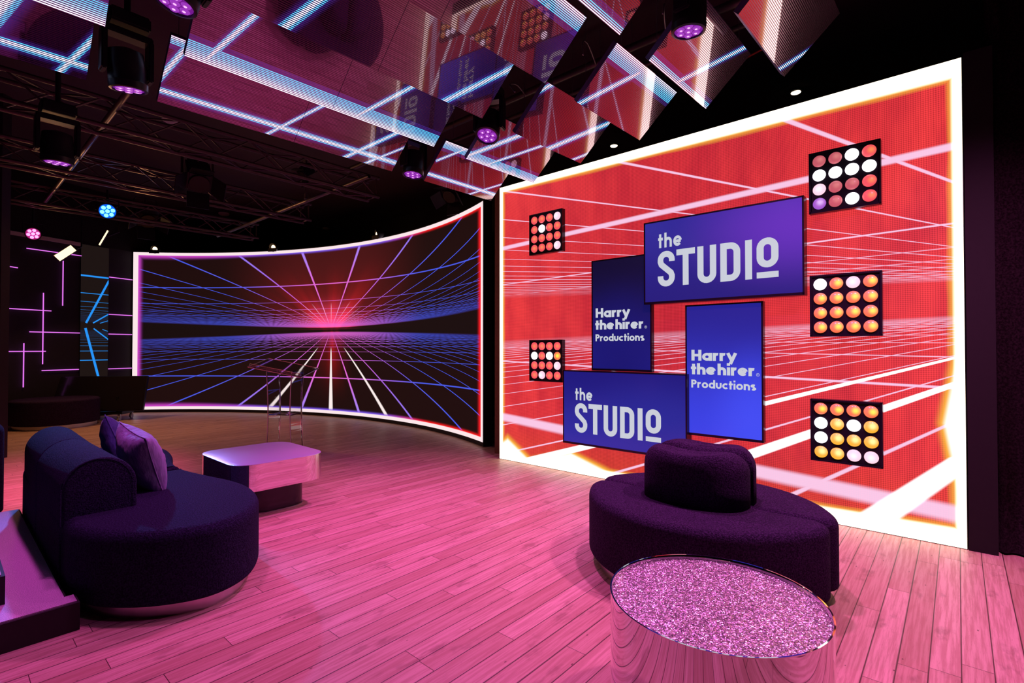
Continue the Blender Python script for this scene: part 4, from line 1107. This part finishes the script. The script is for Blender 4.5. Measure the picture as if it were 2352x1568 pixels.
soft('backrest', sweep(4.026, 4.86, .012, .10), M['boucle_blue'], so)
bm = bmesh.new(); tube(bm, [(a, 3.228, z) for a, z in arch(ins=.006)], .0045, 6); soft('piping', bm, M['boucle_blue'], so)
tag(so, 'long curved dark blue boucle sofa with arched backrest and steel plinth', 'sofa')

# cushions leaning on the backrest
def cushion(name, c, size, thick, rot, mat, label):
    n = 22; bm = bmesh.new(); top = {}; bot = {}
    for i in range(n + 1):
        for j in range(n + 1):
            u = -1 + 2 * i / n; v = -1 + 2 * j / n
            k = (1 - u * u) * (1 - v * v); t = thick / 2 * k ** .42
            pin = 1 - .10 * (1 - abs(v) ** 1.6 if abs(u) > .99 else (1 - v * v) * abs(u) ** 3) ; pin2 = 1 - .10 * (1 - u * u) * abs(v) ** 3
            x = u * size / 2 * pin; y = v * size / 2 * pin2
            wr = .004 * sin(u * 9 + v * 5) * k + .003 * sin(v * 17 - u * 4) * k
            top[i, j] = bm.verts.new((x, y, t + wr)); edge = i in (0, n) or j in (0, n)
            bot[i, j] = top[i, j] if edge else bm.verts.new((x, y, -t + wr))
    for i in range(n):
        for j in range(n):
            bm.faces.new((top[i, j], top[i + 1, j], top[i + 1, j + 1], top[i, j + 1]))
            bm.faces.new((bot[i, j], bot[i, j + 1], bot[i + 1, j + 1], bot[i + 1, j]))
    # local: x,y in the cushion plane, z its normal
    T = RM @ Matrix.Translation(c) @ rot
    e = empty(name, T.translation); 
    bm.transform(T); cov = sub(obj('cover', bm, M[mat], smooth=True), e)
    bm = bmesh.new(); r = []
    for (s, ax) in ((0, 0), (1, 1), (2, 2), (3, 3)):
        for k in range(n):
            t = -1 + 2 * k / n; uv_ = [(t, -1), (1, t), (-t, 1), (-1, -t)][s]
            u, v = uv_; pin = 1 - .10 * (1 - v * v) * abs(u) ** 3; pin2 = 1 - .10 * (1 - u * u) * abs(v) ** 3
            r.append(T @ Vector((u * size / 2 * pin, v * size / 2 * pin2, 0)))
    tube(bm, r + [r[0]], .0035, 6); obj('seam_piping', bm, M[mat], smooth=True).parent = cov
    tag(e, label, 'cushion', 'cushions on the curved sofa'); return e
def crot(yaw, lean, roll):   # cushion normal starts along +a, leaning back towards -a
    B = Matrix(((0, 0, 1, 0), (1, 0, 0, 0), (0, 1, 0, 0), (0, 0, 0, 1)))   # local x->w, y->z, z->a
    return Matrix.Rotation(radians(yaw), 4, 'Z') @ Matrix.Rotation(radians(-lean), 4, 'Y') @ B @ Matrix.Rotation(radians(roll), 4, 'Z')
cushion('cushion', (.810, 3.60, .575), .375, .19, crot(4, 18, 10), 'velvet', 'plump mauve velvet cushion, nearer of the two on the curved sofa')
cushion('cushion', (.805, 4.12, .575), .375, .16, crot(-6, 20, -20), 'velvet_navy', 'navy velvet cushion behind the mauve one on the curved sofa')

# mirrored coffee table with rounded corners
ct = empty('coffee_table', P(1.72, 4.11, 0))
rect = resample(round_poly([(1.37, 3.72), (2.05, 3.72), (2.05, 4.50), (1.37, 4.50)], .17, 10), 140)
bm = bmesh.new(); prism(bm, rect, [(0.004, .205), (0, .208), (0, .398)]); soft('mirror_box', bm, M['mirror'], ct)
bm = bmesh.new(); prism(bm, rect, [(0.0, .398), (0.0, .4015), (.003, .403)]); soft('table_top', bm, M['dimple'], ct)
rb = resample(round_poly([(1.53, 3.85), (1.96, 3.85), (1.96, 4.37), (1.53, 4.37)], .16, 8), 90)
bm = bmesh.new(); prism(bm, rb, [(0, .008), (0, .206)]); soft('base', bm, M['black_gloss'], ct)
bm = bmesh.new(); prism(bm, rb, [(-.004, 0), (-.004, .009)]); soft('base_rim', bm, M['steel'], ct)
tag(ct, 'low mirrored coffee table with rounded corners and lavender top beside the curved sofa', 'coffee table')

# clear acrylic lectern
LX, LY = -2.68, 6.0
le = empty('lectern', (LX, LY, 0))
def curvep(bm, pts, th, T):
    # thin curved panel: pts = list of (x, y) plan positions per height z -> strips
    pass
for sx in (-1, 1):
    bm = bmesh.new(); prof = []
    for k in range(13):
        z = .02 + .93 * k / 12; bow = .035 * sin(pi * k / 12)
        prof.append((z, bow))
    rings = []
    for z, b in prof:
        x = sx * (.155 - b * .6); rings.append([bm.verts.new(v) for v in ((x - .006, -.12, z), (x + .006, -.12, z), (x + .006, .13, z), (x - .006, .13, z))])
    for p, q in zip(rings, rings[1:]):
        for k in range(4): bm.faces.new((p[k], p[(k + 1) % 4], q[(k + 1) % 4], q[k]))
    bm.faces.new(rings[0][::-1]); bm.faces.new(rings[-1]); obj('side_panel', bm, M['acrylic'], le)
bm = bmesh.new(); bx(bm, -.145, .145, .110, .122, .03, .93); obj('front_panel', bm, M['acrylic'], le)
bm = bmesh.new(); bx(bm, -.145, .145, -.10, .10, .44, .452); obj('shelf', bm, M['acrylic'], le)
bm = bmesh.new(); bx(bm, -.22, .22, -.20, .20, 0, .015); obj('foot_plate', bm, M['acrylic'], le)
for sx in (-1, 1):
    for yy in (-.1265, .1365):
        bm = bmesh.new(); tube(bm, [(sx * (.155 - .035 * sin(pi * k / 12) * .6), yy, .02 + .93 * k / 12) for k in range(13)], .0055, 6); obj('edge_glint', bm, M['acrylic_glint'], le)  # added pale tubes imitate the lit glint on the side panel edges
T = Matrix.Translation((0, -.02, .985)) @ Matrix.Rotation(radians(12), 4, 'X') @ Matrix.Rotation(radians(11), 4, 'Y')
bm = bmesh.new(); bx(bm, -.31, .31, -.20, .20, 0, .015, mat=T); bx(bm, -.31, .31, -.20, -.188, .0, .045, mat=T)
bmesh.ops.bevel(bm, geom=bm.edges[:], offset=.003, segments=1, affect='EDGES'); obj('reading_top', bm, M['acrylic'], le)
bm = bmesh.new()
cr = [T @ Vector(v) for v in ((-.318, -.208, .006), (.318, -.208, .006), (.318, .208, .006), (-.318, .208, .006))]
tube(bm, cr + [cr[0]], .0065, 6); obj('top_glint', bm, M['acrylic_glint'], le)  # added pale tube imitates the lit rim of the clear top
le.rotation_euler = (0, 0, radians(-6))
tag(le, 'clear acrylic lectern with a tilted reading top in front of the curved screen', 'lectern')

# carpeted steps at the left, black risers
st_ = empty('carpeted_steps', P(0, 3.8, 0))
bm = bmesh.new(); bx(bm, -1.6, .399, 2.87, 4.83, 0, .118); bx(bm, .399, .430, 2.87, 2.975, 0, .118); room_mesh('lower_step', bm, M['black_paint'], st_)
bm = bmesh.new(); bx(bm, -1.6, .390, 2.882, 4.815, .118, .124); bx(bm, .390, .421, 2.882, 2.966, .118, .124); room_mesh('lower_tread', bm, M['carpet'], st_)
bm = bmesh.new(); bx(bm, -1.6, .212, 3.07, 3.95, .125, .245); room_mesh('upper_step', bm, M['black_paint'], st_)
bm = bmesh.new(); bx(bm, -1.6, .200, 3.082, 3.935, .245, .251); room_mesh('upper_tread', bm, M['carpet'], st_)
tag(st_, 'low steps with sparkling magenta-lit carpet and black risers behind the curved sofa', 'steps')
# partly seen seat at the left frame edge
ps = empty('upholstered_pouf', P(.16, 5.06, 0))
bm = bmesh.new(); pr = rprof(.07, .70, .07, .02); lathe(bm, [(.20 - i, z) for i, z in pr], 56, (.137, 5.09)); soft('seat', bm, M['boucle_blue'], ps)
bm = bmesh.new(); lathe(bm, [(.16, 0), (.16, .08)], 48, (.137, 5.09)); soft('plinth', bm, M['steel'], ps)
tag(ps, 'tall rounded navy upholstered seat cut by the left frame edge, beyond the steps', 'seat')

# round dark ottoman far left and dark monitor on a wheeled stand
ot = empty('round_ottoman', (-7.17, 8.0, 0))
bm = bmesh.new(); lathe(bm, [(.54 - i, z) for i, z in rprof(.06, .43, .03, .015)], 72); obj('seat', bm, M['boucle'], ot, 'auto')
bm = bmesh.new(); lathe(bm, [(.50, 0), (.50, .065)], 64); obj('plinth', bm, M['steel'], ot, 'auto')
tag(ot, 'round dark ottoman with a steel plinth in front of the monitor at the far left', 'ottoman')
mo = empty('floor_monitor', (-7.05, 8.55, 0)); mo.rotation_euler = (0, 0, radians(8))
T = Matrix.Translation((0, 0, .16)) @ Matrix.Rotation(radians(-14), 4, 'X')
bm = bmesh.new(); bx(bm, -.86, .78, -.02, .03, 0, .60, mat=T); bmesh.ops.bevel(bm, geom=bm.edges[:], offset=.006, segments=1, affect='EDGES'); obj('casing', bm, M['black_plastic'], mo)
bm = bmesh.new(); bx(bm, -.845, .765, -.0225, -.0205, .015, .585, mat=T); obj('display', bm, M['black_gloss'], mo)
bm = bmesh.new(); bx(bm, -.35, .45, .0, .34, .10, .15); bx(bm, .34, .38, .02, .34, .15, .40); bx(bm, -.30, -.26, .02, .34, .15, .40); obj('stand', bm, M['black'], mo)
for (x, y) in ((.42, -.02), (.42, .32), (-.32, -.02), (-.32, .32)):
    bm = bmesh.new(); tube(bm, [(x - .012, y, .045), (x + .012, y, .045)], .045, 16); bx(bm, x - .02, x + .02, y - .012, y + .012, .045, .105); obj('caster', bm, M['steel'], mo)
tag(mo, 'wide dark monitor leaning on a low wheeled stand at the far left', 'monitor')
bpy.context.view_layer.update()
